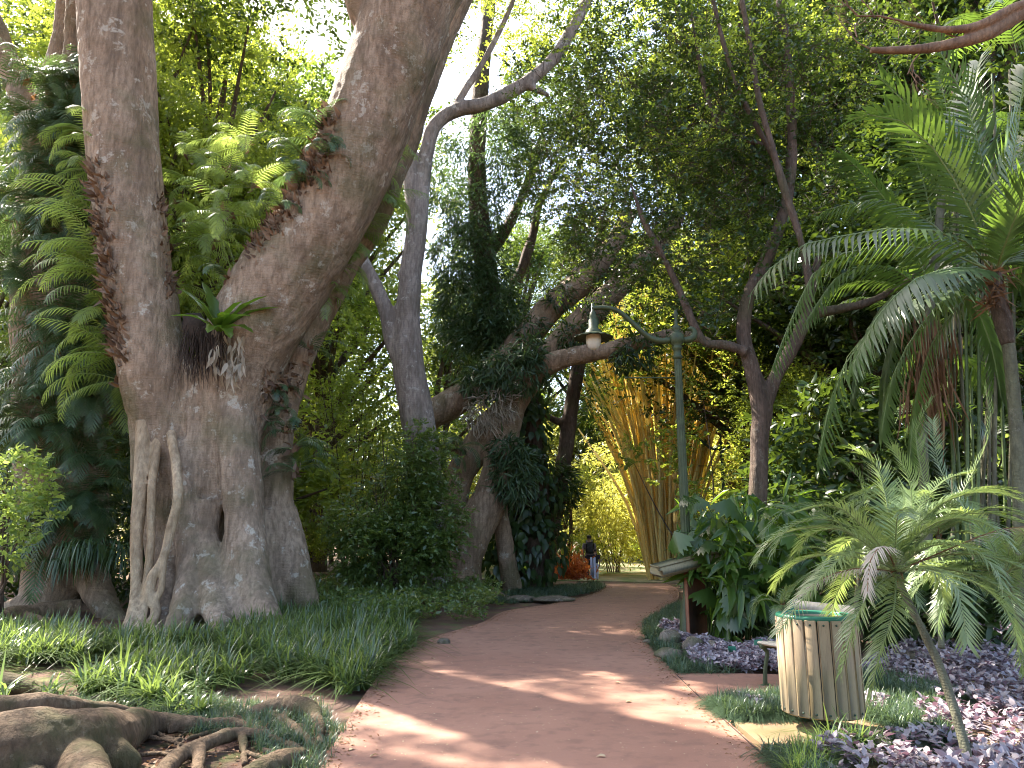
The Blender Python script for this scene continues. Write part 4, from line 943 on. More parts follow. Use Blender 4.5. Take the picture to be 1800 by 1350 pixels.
for k in range(3):
    m = MB(); box(m, A + ax * Lb / 2 + bk * (.485 + .04 * k) + Vector((0, 0, .58 + .13 * k)), (Lb + .12, .035, .105), Rb @ Matrix.Rotation(-.28, 4, 'X'), .012, random.random()); m.obj('back_slat', MT['cream'], ben)
m = MB()
for z, d in ((.455, 0), (.84, .56)):
    m = MB(); c0 = A - ax * .065 + bk * d + Vector((0, 0, z)); box(m, c0, (.012, .12, .06 if d == 0 else .12), Rb, .01); m.obj('end_cap', MT['rim'], ben)

# ------------------------------------------------------------------ rocks
def rock(px, py, rx, ry, label):
    g0 = G(px, py + ry * .7); mm = M(py, g0.y); r = Vector((rx * mm, rx * mm * .8, ry * mm)); m = MB(); V, Q = [], []
    nu, nv = 18, 12; sd_ = random.uniform(0, 99)
    for i in range(nv + 1):
        for j in range(nu):
            a, b_ = 2 * PI * j / nu, PI * i / nv; d = Vector((math.sin(b_) * math.cos(a), math.sin(b_) * math.sin(a), math.cos(b_)))
            k = 1 + .28 * noise.noise(d * 1.3 + Vector((sd_, 0, 0))) + .12 * noise.noise(d * 4 + Vector((sd_, 0, 0)))
            V.append((g0.x + d.x * r.x * k, g0.y + d.y * r.y * k, r.z * .55 + d.z * r.z * k))
    for i in range(nv):
        for j in range(nu): Q.append((i * nu + j, (i + 1) * nu + j, (i + 1) * nu + (j + 1) % nu, i * nu + (j + 1) % nu))
    m.add(V, Q); o = m.obj('rock', MT['rock']); tag(o, label, 'rock', 'rocks edging the planted bed')
for a in [(1178, 1122, 22, 17, 'dark mossy rock half covered by mondo grass left of the red-brown post'), (1220, 1134, 19, 15, 'rounded mossy rock at the foot of the red-brown post'),
          (1257, 1138, 17, 12, 'mossy rock just right of the red-brown post'), (1175, 1149, 26, 11, 'flat tan rock at the path edge below the post'),
          (1295, 1140, 16, 10, 'small low rock farthest right in the row by the post'), (1225, 1157, 18, 6, 'small yellowish flat stone among purple leaves'),
          (1600, 1155, 40, 14, 'long low rock behind the young palm trunk'), (1140, 1128, 10, 5, 'tiny stone where the bed bulges into the path'),
          (975, 1053, 38, 6, 'long flat pale stone edging the left bed by the path'), (915, 1052, 28, 6, 'flat pale stone left of the long edging stone'),
          (780, 1128, 12, 7, 'small stone at the left path edge under the grass')]: rock(*a)

# ------------------------------------------------------------------ palms on the right
random.seed(21)
def px_frond(lf, rc, pts, Y, n=34, ll=.62, lw=.035, **kw):
    q = [P(p[0], p[1], p[2] if len(p) > 2 else Y) for p in pts]
    frond(lf, rc, None, 0, 0, 0, 0, n, ll, lw, path=q, r0=.018, start=kw.pop('start', .12), **kw)
# tall palm at the right edge
pb = P(1790, 1090, 10.6)
tp_ = thing('tall_palm', 'tall ringed palm at the right edge with brown crownshaft and glossy arching fronds', 'palm', (pb.x, pb.y, 0))
m = MB(); tube(m, [(pb.x, 10.6, -.05), P(1793, 860, 10.6), P(1782, 700, 10.6), P(1772, 600, 10.6)], [.12, .095, .088, .085], 14, .12, wob=.04); m.obj('trunk', MT['palmtrunk'], tp_)
m = MB(); tube(m, [P(1772, 605, 10.6), P(1762, 560, 10.6), P(1752, 515, 10.6), P(1750, 480, 10.6)], [.088, .125, .12, .07], 14, .06); m.obj('crownshaft', MT['brown'], tp_)
m = MB(); nn = 160; pos = np.array([P(1750 + random.gauss(0, 9), random.uniform(465, 540), 10.6 + random.uniform(-.14, .1)) for _ in range(nn)])
leaves(m, pos, RNG.normal(size=(nn, 3)) * .5 + [0, 0, -.4], RNG.normal(size=(nn, 3)), RNG.uniform(.1, .4, nn), .035, T_STRIP); m.obj('dead_sheaths', MT['dead'], tp_)
lfm, rc = MB(), MB(); c0 = (1750, 480)
FR = [[(1750, 480), (1700, 425, 10.3), (1600, 400, 10), (1480, 415, 9.8), (1390, 440, 9.6), (1330, 500, 9.5)],
      [(1750, 480), (1680, 500, 10.2), (1590, 535, 9.9), (1510, 600, 9.8), (1465, 690, 9.8), (1440, 800, 9.8)],
      [(1750, 480), (1660, 440, 10.8), (1560, 430, 11), (1450, 460, 11.2), (1400, 540, 11.2), (1360, 640, 11.2)],
      [(1750, 480), (1720, 380), (1680, 290), (1620, 210), (1550, 140)], [(1750, 480), (1745, 380), (1725, 270), (1690, 160), (1640, 70)],
      [(1750, 480), (1780, 380), (1800, 260), (1850, 150)], [(1750, 480), (1810, 420), (1870, 400), (1950, 450)], [(1750, 480), (1800, 500), (1850, 560), (1880, 680)],
      [(1750, 480, 10.6), (1700, 520, 11), (1640, 600, 11.3), (1610, 700, 11.4), (1600, 800, 11.4)], [(1750, 480, 10.6), (1770, 420, 10), (1810, 330, 9.4), (1870, 280, 9)],
      [(1750, 480, 10.6), (1690, 470, 9.9), (1610, 490, 9.4), (1540, 560, 9.1), (1500, 640, 9.0)],
      [(1750, 480, 10.6), (1700, 450, 11), (1620, 380, 11.3), (1540, 350, 11.5), (1450, 370, 11.6)], [(1750, 480, 10.6), (1690, 500, 11), (1620, 570, 11.4), (1570, 660, 11.5), (1550, 760, 11.5)],
      [(1750, 480, 10.6), (1705, 370, 10.2), (1640, 260, 10), (1560, 200, 9.8), (1500, 210, 9.8)], [(1750, 480, 10.6), (1770, 350, 10.2), (1790, 220, 10), (1800, 120, 10)], [(1750, 480, 10.6), (1730, 350, 11), (1700, 230, 11.4), (1720, 110, 11.6)],
      [(1750, 480, 10.6), (1790, 440, 11), (1830, 480, 11.2), (1850, 600, 11.2)]]
for k, f in enumerate(FR):
    upf = k in (3, 4, 5, 9, 13, 14, 15)
    px_frond(lfm, rc, f, 10.6, 40, .68 if k < 3 else .62, .058, ang=.95, vee=.25 if upf else .0, hang=.5 if not upf else .1, taper=.5)
lfm.obj('fronds', MT['palm'], tp_); rc.obj('midribs', MT['rachis'], tp_)
# palm with a dead skirt
pb2 = P(1630, 1050, 13)
p2 = thing('skirted_palm', 'palm with dark drooping dead skirt below its crown, left of the tall palm', 'palm', (pb2.x, pb2.y, 0))
m = MB(); tube(m, [(pb2.x, 13, -.05), P(1622, 800, 13), P(1622, 650, 13), P(1640, 500, 13), P(1655, 350, 13)], [.11, .09, .085, .08, .07], 12, .15, wob=.04); m.obj('trunk', MT['palmtrunk'], p2)
m = MB(); nn = 260; pos = np.array([P(1630 + random.gauss(0, 20), random.uniform(540, 700), 12.9 + random.uniform(-.25, .25)) for _ in range(nn)])
leaves(m, pos, RNG.normal(size=(nn, 3)) * [.10, .1, .1] + [0, 0, -1], RNG.normal(size=(nn, 3)) + [0, -1, 0], RNG.uniform(.5, 1.2, nn), .035, T_STRIP); m.obj('dead_skirt', MT['dead'], p2)
lfm, rc = MB(), MB()
for f in [[(1640, 520), (1600, 420), (1540, 330), (1480, 270)], [(1640, 520), (1560, 470), (1480, 480), (1420, 560)], [(1640, 520), (1570, 520), (1520, 600), (1500, 700)],
          [(1640, 520), (1640, 400), (1610, 280), (1560, 190)], [(1640, 520), (1700, 430), (1770, 390), (1840, 430)], [(1640, 520), (1680, 380), (1740, 280), (1820, 230)],
          [(1640, 520), (1700, 520), (1740, 600), (1760, 700)], [(1640, 520), (1660, 350), (1670, 230), (1650, 130)], [(1640, 520), (1590, 560), (1560, 640), (1550, 740)]]:
    px_frond(lfm, rc, f, 13 + random.uniform(-.6, .6), 42, .66, .062, ang=.95, vee=.1, hang=.45, taper=.5)
lfm.obj('fronds', MT['palm'], p2); rc.obj('midribs', MT['rachis'], p2)
# clumping palm stems behind
cp = thing('clumping_palm', 'thicket of thin upright green palm canes behind the tall palm', 'palm', P(1740, 1040, 14)); cp.location.z = 0
for k in range(26):
    x = random.uniform(1660, 1830); Yc = random.uniform(12.5, 15); b0 = P(x, 1000, Yc); b0.z = -.05; e = P(x + random.uniform(-30, 30), random.uniform(120, 480), Yc)
    m = MB(); tube(m, [b0, (b0 + e) / 2 + Vector((random.uniform(-.2, .2), 0, 0)), e], [.035, .03, .02], 7, .4, False); m.obj('cane', MT['stem'] if k % 2 else MT['palmtrunk'], cp)
lfm, rc = MB(), MB()
for k in range(40):
    x = random.uniform(1560, 1840); y = random.uniform(60, 800); Yc = random.uniform(12.5, 15.5); a = random.choice((PI, 0)) + random.uniform(-1, 1)
    frond(lfm, rc, P(x, y, Yc), a, random.uniform(.4, 1.3), random.uniform(1.6, 2.4), random.uniform(1.4, 2.4), 26, .48, .045, ang=.95, vee=.1, hang=.3, r0=.01, taper=.5)
lfm.obj('fronds', MT['palm'], cp); rc.obj('midribs', MT['rachis'], cp)

# young feather palms in the foreground bed
def young_palm(label, trunk, Y, fronds, nf, L, lw=.012, n=52, ll=.21, dead=None):
    b0 = trunk[0]; t = thing('young_palm', label, 'palm', (b0.x, b0.y, 0), 'young feather palms in the bed'); m = MB()
    nT = len(trunk); tube(m, trunk, list(np.linspace(.036, .024, nT)), 10, .06, wob=.06); m.obj('trunk', MT['palmtrunk'], t); top = trunk[-1]
    m = MB(); nn = 110; q = trunk[-2]; f_ = RNG.random(nn)[:, None]; pos = np.array(top) * f_ + np.array(q) * (1 - f_); d = norm(RNG.normal(size=(nn, 3))) * .35 + norm(np.array(top - q)) 
    leaves(m, pos, d, RNG.normal(size=(nn, 3)), RNG.uniform(.05, .13, nn), .03, T_LEAF); m.obj('leaf_bases', MT['dead'], t)
    lfm, rc = MB(), MB()
    for f in fronds: frond(lfm, rc, None, 0, 0, 0, 0, n, ll, lw, path=[top] + [P(*p) for p in f], r0=.008, ang=.85, vee=.25, hang=.12, taper=.45, start=.1)
    for k in range(nf):
        frond(lfm, rc, top, random.uniform(0, 2 * PI), random.uniform(.1, 1.25), L * random.uniform(.75, 1.1), random.uniform(1.3, 2.3), n, ll, lw, ang=.85, vee=.25, hang=.12, r0=.007, taper=.45, start=.1)
    lfm.obj('fronds', MT['date'], t); rc.obj('midribs', MT['rachis'], t)
    if dead:
        dl_, dr_ = MB(), MB()
        for f in dead: frond(dl_, dr_, None, 0, 0, 0, 0, 34, ll * .8, lw * .9, path=[top] + [P(*p) for p in f], r0=.008, ang=.7, vee=.1, hang=.3, taper=.45, start=.15)
        dl_.obj('dry_fronds', MT['drypale'], t); dr_.obj('dry_midribs', MT['dead'], t)
    return t
tk = [P(1712, 1385, 5.45), P(1690, 1290, 5.6), P(1655, 1180, 5.75), P(1625, 1115, 5.8), P(1588, 1040, 5.85), P(1575, 1005, 5.9)]
young_palm('young palm with thin bare trunk leaning left in the front of the purple bed', tk, 5.8,
           [[(1480, 930, 5.9), (1370, 940, 6.0), (1330, 985, 6.0)], [(1500, 970, 5.5), (1420, 1040, 5.3), (1370, 1110, 5.2)], [(1560, 890, 6.1), (1540, 820, 6.2), (1500, 790, 6.2)],
            [(1640, 930, 5.8), (1720, 900, 5.7), (1800, 920, 5.6)], [(1570, 1080, 5.5), (1545, 1150, 5.4), (1530, 1230, 5.4)], [(1530, 1040, 5.5), (1500, 1100, 5.4), (1480, 1180, 5.4)], [(1620, 1000, 5.3), (1680, 1030, 5.0), (1700, 1130, 4.9)],
            [(1600, 920, 6.3), (1650, 850, 6.6), (1700, 830, 6.8)], [(1540, 950, 5.7), (1470, 890, 5.6), (1400, 900, 5.6)], [(1600, 930, 5.9), (1600, 850, 5.9), (1570, 790, 5.9)]], 15, 1.15, dead=[[(1555, 960, 5.4), (1530, 985, 5.2), (1525, 1040, 5.1)], [(1680, 960, 5.6), (1760, 930, 5.5), (1830, 925, 5.5)], [(1500, 1000, 5.6), (1440, 1020, 5.6), (1400, 1050, 5.6)]])
tk = [P(1840, 1250, 7.2), P(1815, 1160, 7.3), P(1790, 1080, 7.4), P(1765, 1010, 7.5)]
young_palm('young palm at the right edge behind the leaning one', tk, 7.4, [[(1700, 960, 7.4), (1640, 960, 7.2), (1590, 1040, 7.2)], [(1780, 1060, 7.0), (1790, 1130, 6.9), (1800, 1180, 6.9)], [(1700, 900, 7.8), (1650, 820, 8), (1640, 740, 8.1)]], 18, 1.15)
tk = [P(1655, 1140, 9.2), P(1652, 1060, 9.3), P(1650, 980, 9.3), P(1650, 940, 9.3)]
young_palm('young palm with upright bright fronds behind the leaning one', tk, 9.3, [[(1625, 850, 9.3), (1610, 760, 9.3), (1640, 700, 9.3)], [(1700, 850, 9.3), (1740, 760, 9.2), (1730, 680, 9.2)], [(1600, 900, 9), (1540, 860, 8.8), (1480, 900, 8.6)]], 20, 1.35, lw=.014, n=46, ll=.24)
tk = [P(1500, 1120, 9.8), P(1505, 1060, 9.8), P(1510, 1010, 9.9)]
young_palm('low bushy young palm behind the bench', tk, 9.8, [[(1450, 900, 9.8), (1390, 890, 9.7), (1340, 940, 9.6)], [(1520, 900, 9.8), (1510, 840, 9.8), (1480, 810, 9.8)]], 16, 1.2, lw=.014, n=42, ll=.22)
tk = [P(1372, 1150, 9.6), P(1374, 1100, 9.6), P(1375, 1065, 9.6)]
young_palm('small palm seedling with bright fronds between shrub and bin', tk, 9.6, [[(1345, 1045, 9.6), (1325, 1060, 9.6), (1318, 1100, 9.6)], [(1385, 1035, 9.5), (1400, 1028, 9.4)]], 7, .45, lw=.016, n=18, ll=.12)

# broad jagged-leaved shrub around the sign post
bs = thing('fan_leaf_shrub', 'lush shrub of jagged fan-shaped glossy leaves around the sign post', 'shrub', G(1290, 1120)); lfm, st = MB(), MB(); pos, dd, nn_ = [], [], []
for k in range(380):
    px, py = random.gauss(1292, 66), random.gauss(985, 70)
    if not (1185 < px < 1440 and 865 < py < 1110) or (px < 1260 and py > 1040) or (px < 1225 and py > 1010): continue
    Yk = random.uniform(11.9, 13.6) - (.5 if px > 1260 else 0); p = P(px, py, Yk); b0 = Vector((G(1290, 1120).x + random.uniform(-.6, .6), 12.8 + random.uniform(-.4, .4), 0)); h = p.z
    out = Vector((p.x - b0.x, p.y - b0.y, 0)); mid = b0 + out * .35 + Vector((0, 0, h * .85)); tube(st, [b0, mid, p], [.012, .009, .006], 5, .25, False)
    pos.append(p); d = out.normalized() * .7 + Vector((random.uniform(-.6, .6), random.uniform(-.9, .2), -random.uniform(.3, 1.1))); dd.append(d); nn_.append(Vector((random.uniform(-.4, .4), -.45, .8)))
pos, dd, nn_ = np.array(pos), np.array(dd) + RNG.normal(size=(len(dd), 3)) * .3, np.array(nn_) + RNG.normal(size=(len(nn_), 3)) * .35; kk = RNG.random(len(pos)) < .45
leaves(lfm, pos[kk], dd[kk], nn_[kk], RNG.uniform(.26, .55, kk.sum()), RNG.uniform(.2, .42, kk.sum()), T_FAN)
for _ in range(3):
    q = ~kk; leaves(lfm, pos[q] + RNG.normal(size=(q.sum(), 3)) * .05, dd[q] + RNG.normal(size=(q.sum(), 3)) * .6, nn_[q], RNG.uniform(.3, .62, q.sum()), RNG.uniform(.07, .15, q.sum()), T_BIG)
lfm.obj('leaves', MT['broad'], bs); st.obj('stems', MT['stem'], bs)

# dark understory masses behind the palms and the shrub
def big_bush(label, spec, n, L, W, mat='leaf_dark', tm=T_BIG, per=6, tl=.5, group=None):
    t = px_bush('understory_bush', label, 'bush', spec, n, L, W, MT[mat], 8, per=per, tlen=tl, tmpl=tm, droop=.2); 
    if group: t['group'] = group
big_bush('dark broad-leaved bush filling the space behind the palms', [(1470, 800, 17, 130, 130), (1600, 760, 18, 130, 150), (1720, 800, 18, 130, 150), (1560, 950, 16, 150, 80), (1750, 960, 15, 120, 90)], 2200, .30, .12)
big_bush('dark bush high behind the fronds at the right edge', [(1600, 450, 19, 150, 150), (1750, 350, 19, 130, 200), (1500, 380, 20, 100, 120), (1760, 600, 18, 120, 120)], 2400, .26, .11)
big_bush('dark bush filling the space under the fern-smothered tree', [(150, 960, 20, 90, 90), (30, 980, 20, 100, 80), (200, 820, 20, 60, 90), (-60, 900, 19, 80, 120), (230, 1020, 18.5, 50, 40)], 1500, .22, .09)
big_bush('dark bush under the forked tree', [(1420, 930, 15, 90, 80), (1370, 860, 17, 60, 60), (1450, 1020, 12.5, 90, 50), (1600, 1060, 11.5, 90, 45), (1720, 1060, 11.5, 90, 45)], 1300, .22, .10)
big_bush('bright small-leaved climber patch by the tall palm trunk', [(1725, 620, 16, 40, 60), (1730, 780, 16, 30, 60), (1700, 700, 16, 40, 40)], 160, .17, .10, 'fern_bright', T_LEAF)

# ------------------------------------------------------------------ ground covers
def blades(poly, n, L, Wd, per, mat, label, name, excl=(), spread=.5, seg=3, lean=.35, z0=0.0, clump=.03, sel=None):
    g_ = ground_pts(n, poly, excl)
    if sel is not None: g_ = g_[[sel(q) for q in g_]]
    k = len(g_); base = np.repeat(g_, per, 0) + RNG.normal(size=(k * per, 3)) * [clump, clump, 0]; m_ = len(base)
    a = RNG.uniform(0, 2 * PI, m_); dirh = np.stack([np.cos(a), np.sin(a), np.zeros(m_)], 1); sdv = np.stack([-np.sin(a), np.cos(a), np.zeros(m_)], 1)
    sc = np.repeat(RNG.uniform(.65, 1.15, k), per) * RNG.uniform(.6, 1.1, m_); Lb_ = L * sc; sp = RNG.uniform(.1, 1, m_) * spread; rows = []; t_ = np.linspace(0, 1, seg + 1)
    for t in t_:
        c = base + dirh * (Lb_ * (sp * t * (.4 + .9 * t)))[:, None] + np.array([0, 0, 1.]) * (Lb_ * (t - lean * sp * 2 * t ** 2.4))[:, None]; c[:, 2] += z0
        wv = Wd * (1 - t ** 2.2) * .5 + Wd * .04; rows += [c - sdv * wv, c + sdv * wv]
    V = np.stack(rows, 1); nv = V.shape[1]; b_ = (np.arange(m_) * nv)[:, None, None]
    q = np.array([(2 * i, 2 * i + 1, 2 * i + 3, 2 * i + 2) for i in range(seg)])[None]
    mb_ = MB(); rr = np.repeat(np.clip(np.repeat(RNG.random(k), per) * .6 + RNG.random(m_) * .4, 0, 1), nv); mb_.add(V.reshape(-1, 3), (q + b_).reshape(-1, 4), None, rr)
    return tag(mb_.obj(name, mat), label, kind='stuff')
ROOTZ = [(-250, 1400), (-120, 1225), (0, 1232), (120, 1225), (230, 1232), (330, 1262), (420, 1262), (470, 1230), (545, 1215), (572, 1260), (560, 1300), (600, 1400), (560, 1700), (-300, 1700)]
GP = [(-260, 1230), (-120, 1150), (0, 1115), (150, 1120), (230, 1128), (330, 1118), (480, 1085), (560, 1062), (640, 1060), (740, 1085), (830, 1092), (760, 1118), (690, 1158), (636, 1218), (600, 1275), (575, 1330), (545, 1420), (330, 1420), (0, 1260)]
g1 = ground_pts(14000, GP, [PATHPOLY, ROOTZ])
def dens(q): return noise.noise(Vector((q[0] * .7, q[1] * .7, 4.4))) > -.22
blades(GP, 4300, .52, .024, 26, MT['grass'], 'tufts of strappy green border grass under the giant fig', 'grass', [PATHPOLY, ROOTZ], 1.45, 5, .36, 0, .04, dens)
blades([(30, 1240), (180, 1235), (230, 1215), (380, 1235), (480, 1240), (560, 1235), (600, 1290), (575, 1340), (560, 1420), (490, 1420), (450, 1300), (330, 1290), (240, 1250)], 1500, .16, .006, 22, MT['mondo'], 'short mondo grass among the surface roots', 'grass', [PATHPOLY], .9, 3, .4)
# mondo grass borders
BED = [(1140, 1120), (1150, 1085), (1195, 1062), (1300, 1100), (1500, 1100), (1900, 1080), (2300, 1250), (2100, 1700), (1720, 1700), (1500, 1480), (1368, 1348), (1310, 1285), (1250, 1235), (1190, 1183), (1155, 1148)]
MO = [[(1132, 1118), (1134, 1095), (1160, 1077), (1195, 1060), (1215, 1075), (1190, 1100), (1175, 1125), (1200, 1150), (1250, 1175), (1300, 1186), (1190, 1186), (1152, 1148)],
      [(1250, 1240), (1290, 1235), (1400, 1232), (1440, 1235), (1420, 1266), (1285, 1268)], [(1520, 1225), (1560, 1233), (1640, 1248), (1590, 1262), (1640, 1275), (1680, 1310), (1620, 1300), (1600, 1290), (1520, 1264)],
      [(1520, 1190), (1600, 1205), (1700, 1240), (1640, 1250), (1570, 1232), (1500, 1204)], [(1342, 1326), (1400, 1330), (1500, 1322), (1590, 1308), (1600, 1320), (1500, 1325), (1440, 1345), (1470, 1400), (1430, 1420), (1370, 1345)]]
ml = ['dark mondo grass edging where the bed bulges into the path', 'mondo grass edging between the bench pad and the bin pad', 'mondo grass edging right of the bin', 'mondo grass edging behind the bench pad', 'mondo grass edging in front of the bin pad']
for k, (p_, l_) in enumerate(zip(MO, ml)): blades(p_, 900 if k else 1300, .21, .009, 34, MT['mondo'], l_, 'mondo_grass', PADS + [PATHPOLY], 1.6, 4, .42, 0, .03)
blades([(880, 1064), (985, 1052), (1050, 1040), (1066, 1030), (1050, 1024), (900, 1040), (800, 1050)], 2600, .16, .012, 16, MT['mondo'], 'dark mondo grass edging the small bed under the dark trunk', 'mondo_grass', [PATHPOLY], 1.0, 2)
blades([(1395, 1345), (1440, 1325), (1450, 1400), (1400, 1390)], 60, .28, .011, 20, MT['fern_bright'], 'bright grass tuft at the front corner of the bed', 'grass', [PATHPOLY], .9, 4)
blades([(1440, 1318), (1500, 1312), (1520, 1325), (1450, 1330)], 26, .38, .014, 12, MT['grass'], 'strappy grass blades in front of the bin pedestal', 'grass', [PATHPOLY], 1.3, 4, .4)
# purple foliage
def purple(poly, n, label, excl, L=.085, hh=.16, per=9):
    g_ = ground_pts(n, poly, excl); k = len(g_); hz = np.array([hh * (.75 + .9 * noise.noise(Vector((q[0] * 1.8, q[1] * 1.8, 0)))) for q in g_]) * RNG.uniform(.75, 1.15, k)
    m_ = MB(); cr = RNG.random(k); cr = cr * .6 + .4 * np.array([.5 + noise.noise(Vector((q[0] * 2.5, q[1] * 2.5, 3))) for q in g_])
    for j in range(per):
        a = j * 2.4 + RNG.uniform(0, 6, k) * .4; lev = 1 - .55 * (j / per); el = .75 - .8 * j / per
        d = np.stack([np.cos(a), np.sin(a), np.full(k, el)], 1) + RNG.normal(size=(k, 3)) * .25; pos_ = g_.copy(); pos_[:, 2] = hz * lev; pos_ += RNG.normal(size=(k, 3)) * .012
        leaves(m_, pos_, d, RNG.normal(size=(k, 3)) * .4 + [0, 0, 1], L * RNG.uniform(.55, 1.15, k), L * .52 * RNG.uniform(.8, 1.2, k), T_BIG, np.clip(cr * .7 + RNG.random(k) * .3, 0, 1))
    return tag(m_.obj('purple_foliage', MT['purple']), label, kind='stuff')
purple([(1500, 1195), (1560, 1150), (1900, 1080), (2300, 1250), (2200, 1700), (1720, 1700), (1510, 1470), (1440, 1345), (1500, 1322), (1600, 1312), (1640, 1280), (1600, 1262), (1680, 1245)], 12500, 'purple-leaved ground cover carpeting the bed around the young palms', PADS + [PATHPOLY], .088)
purple([(1160, 1110), (1200, 1100), (1215, 1130), (1300, 1142), (1400, 1130), (1500, 1150), (1520, 1190), (1400, 1186), (1280, 1184), (1215, 1170), (1210, 1140)], 4200, 'strip of purple ground cover between the post and the bench', PADS + [PATHPOLY], .075, .14)
purple([(1300, 1242), (1440, 1236), (1520, 1232), (1560, 1240), (1560, 1262), (1440, 1264), (1340, 1262)], 1200, 'small patch of purple ground cover beside the bin', PADS + [PATHPOLY], .07, .10)
# leaf litter on soil
m = MB()
for poly, n in (([(-200, 1110), (0, 1070), (230, 1090), (240, 1125), (0, 1115), (-150, 1150)], 1500), (ROOTZ, 2500), ([(900, 1045), (1050, 1022), (1060, 1030), (980, 1050)], 500)):
    g_ = ground_pts(n * 3, poly, [PATHPOLY])[:n]; g_[:, 2] = -.01 + RNG.random(len(g_)) * .02
    leaves(m, g_, RNG.normal(size=g_.shape) * [1, 1, .15], RNG.normal(size=g_.shape) * .3 + [0, 0, 1], RNG.uniform(.02, .09, len(g_)), RNG.uniform(.008, .04, len(g_)), T_LEAF)
tag(m.obj('leaf_litter', MT['dead']), 'brown leaf litter on the soil', kind='stuff')
m = MB(); g_ = ground_pts(6000, PATHPOLY); g_ = g_[:3600]; g_[:, 2] = .023
leaves(m, g_, RNG.normal(size=g_.shape) * [1, 1, .1], np.array([[0, 0, 1.]]) + RNG.normal(size=g_.shape) * .15, RNG.uniform(.012, .038, len(g_)) * (.5 + .5 * RNG.random(len(g_))), RNG.uniform(.005, .016, len(g_)), T_LEAF)
eg = []
for ed in (PATH_L, PATH_R):
    for k in range(1, len(ed) - 2):
        a_, b_ = G(*ed[k]), G(*ed[k + 1]); c_ = 1 if ed is PATH_L else -1; L_ = (b_ - a_).length
        for _ in range(int(L_ * 70)):
            t_ = random.random(); q = a_ + (b_ - a_) * t_; eg.append((q.x + c_ * abs(random.gauss(0, .13)), q.y, .024))
eg = np.array(eg); m2_ = MB(); leaves(m2_, eg, RNG.normal(size=eg.shape) * [1, 1, .12], np.array([[0, 0, 1.]]) + RNG.normal(size=eg.shape) * .25, RNG.uniform(.01, .06, len(eg)), RNG.uniform(.006, .026, len(eg)), T_LEAF)
tag(m2_.obj('edge_litter', MT['dead']), 'dry brown litter gathered along the path edges', kind='stuff')
tag(m.obj('path_litter', MT['litter']), 'tiny pale bits of leaf litter scattered over the path', kind='stuff')
m = MB(); leaves(m, np.zeros((1, 3)), np.array([[1, 0, .1]]), np.array([[.1, .1, 1]]), .075, .04, T_BIG); fl = m.obj('fallen_leaf', MT['litter'])
FLP = [(650, 1203, 'yellow-tan fallen leaf at the left path edge below the grass'), (758, 1157, 'fallen leaf on the path beside the darkest grass'), (882, 1208, 'curled fallen leaf near the middle of the path'), (655, 1246, 'pale fallen leaf near the left path edge'),
       (620, 1315, 'reddish fallen leaf at the bottom left of the path'), (650, 1331, 'yellow fallen leaf at the very bottom of the path'), (1110, 1234, 'dark brown curled leaf on the right half of the path'), (1090, 1201, 'small dark leaf near the right path edge'),
       (1255, 1267, 'yellow leaf at the right path edge beside the mondo grass'), (925, 1073, 'small leaf on the path by the long pale edging stone'), (1003, 1122, 'small leaf far up the middle of the path'), (1065, 1330, 'small leaf low on the right half of the path')]
for k, (px, py, l_) in enumerate(FLP):
    o = fl if k == 0 else fl.copy()
    if k: COL.objects.link(o)
    g0 = G(px, py, .024); o.location = g0; o.rotation_euler = (random.uniform(-.2, .2), random.uniform(-.2, .1), random.uniform(0, 6)); o.scale = (1, 1, random.uniform(.6, 2)); tag(o, l_, 'leaf', 'fallen leaves on the path')

# ------------------------------------------------------------------ surface roots at the bottom left
def R_(*q):
    c, r = [], []
    for px, py, rp in q:
        g0 = G(px, py + rp * .85); Y_ = max(3.6, g0.y); p = P(px, py, Y_); rr = rp * M(py, Y_); p.z = min(p.z, rr * .55) if rr > .1 else min(p.z, rr * .4 + .01); c.append(p); r.append(rr)
    return c, r
def RG(*q):                         # on-ground roots: pixel + radius in metres
    return [Vector((G(px, py).x, G(px, py).y, z)) for px, py, r, z in q], [r for px, py, r, z in q]
rt = thing('surface_root', 'huge mossy root snaking in from the lower left corner with thinner roots trailing from it', 'root', G(120, 1340))
blend([RG((-190, 1420, .30, .12), (-60, 1395, .31, .16), (60, 1375, .30, .17), (150, 1350, .26, .14), (215, 1310, .17, .10), (270, 1285, .10, .06), (340, 1285, .065, .05), (410, 1280, .045, .03), (470, 1288, .03, .01)),
       RG((90, 1350, .2, .16), (150, 1400, .15, .10), (160, 1460, .12, .03), (120, 1540, .1, -.03)), RG((150, 1340, .18, .12), (205, 1355, .12, .08), (240, 1352, .06, .0)),
       RG((60, 1400, .1, .1), (20, 1430, .07, .06), (-60, 1440, .06, .0)), RG((-120, 1330, .2, .05), (20, 1300, .17, .06), (140, 1290, .12, .06), (220, 1290, .08, .05)),
       RG((-80, 1350, .1, .36), (30, 1335, .09, .37), (110, 1315, .08, .30), (190, 1290, .06, .18), (260, 1272, .04, .07)),
       RG((300, 1290, .04, .03), (330, 1262, .03, .02), (360, 1240, .02, -.01))], .018, 4, 'root', MT['root'], rt, .022, 4)
rt2 = thing('surface_root', 'network of slender tan roots crossing the mossy soil beside the path', 'root', G(440, 1300))
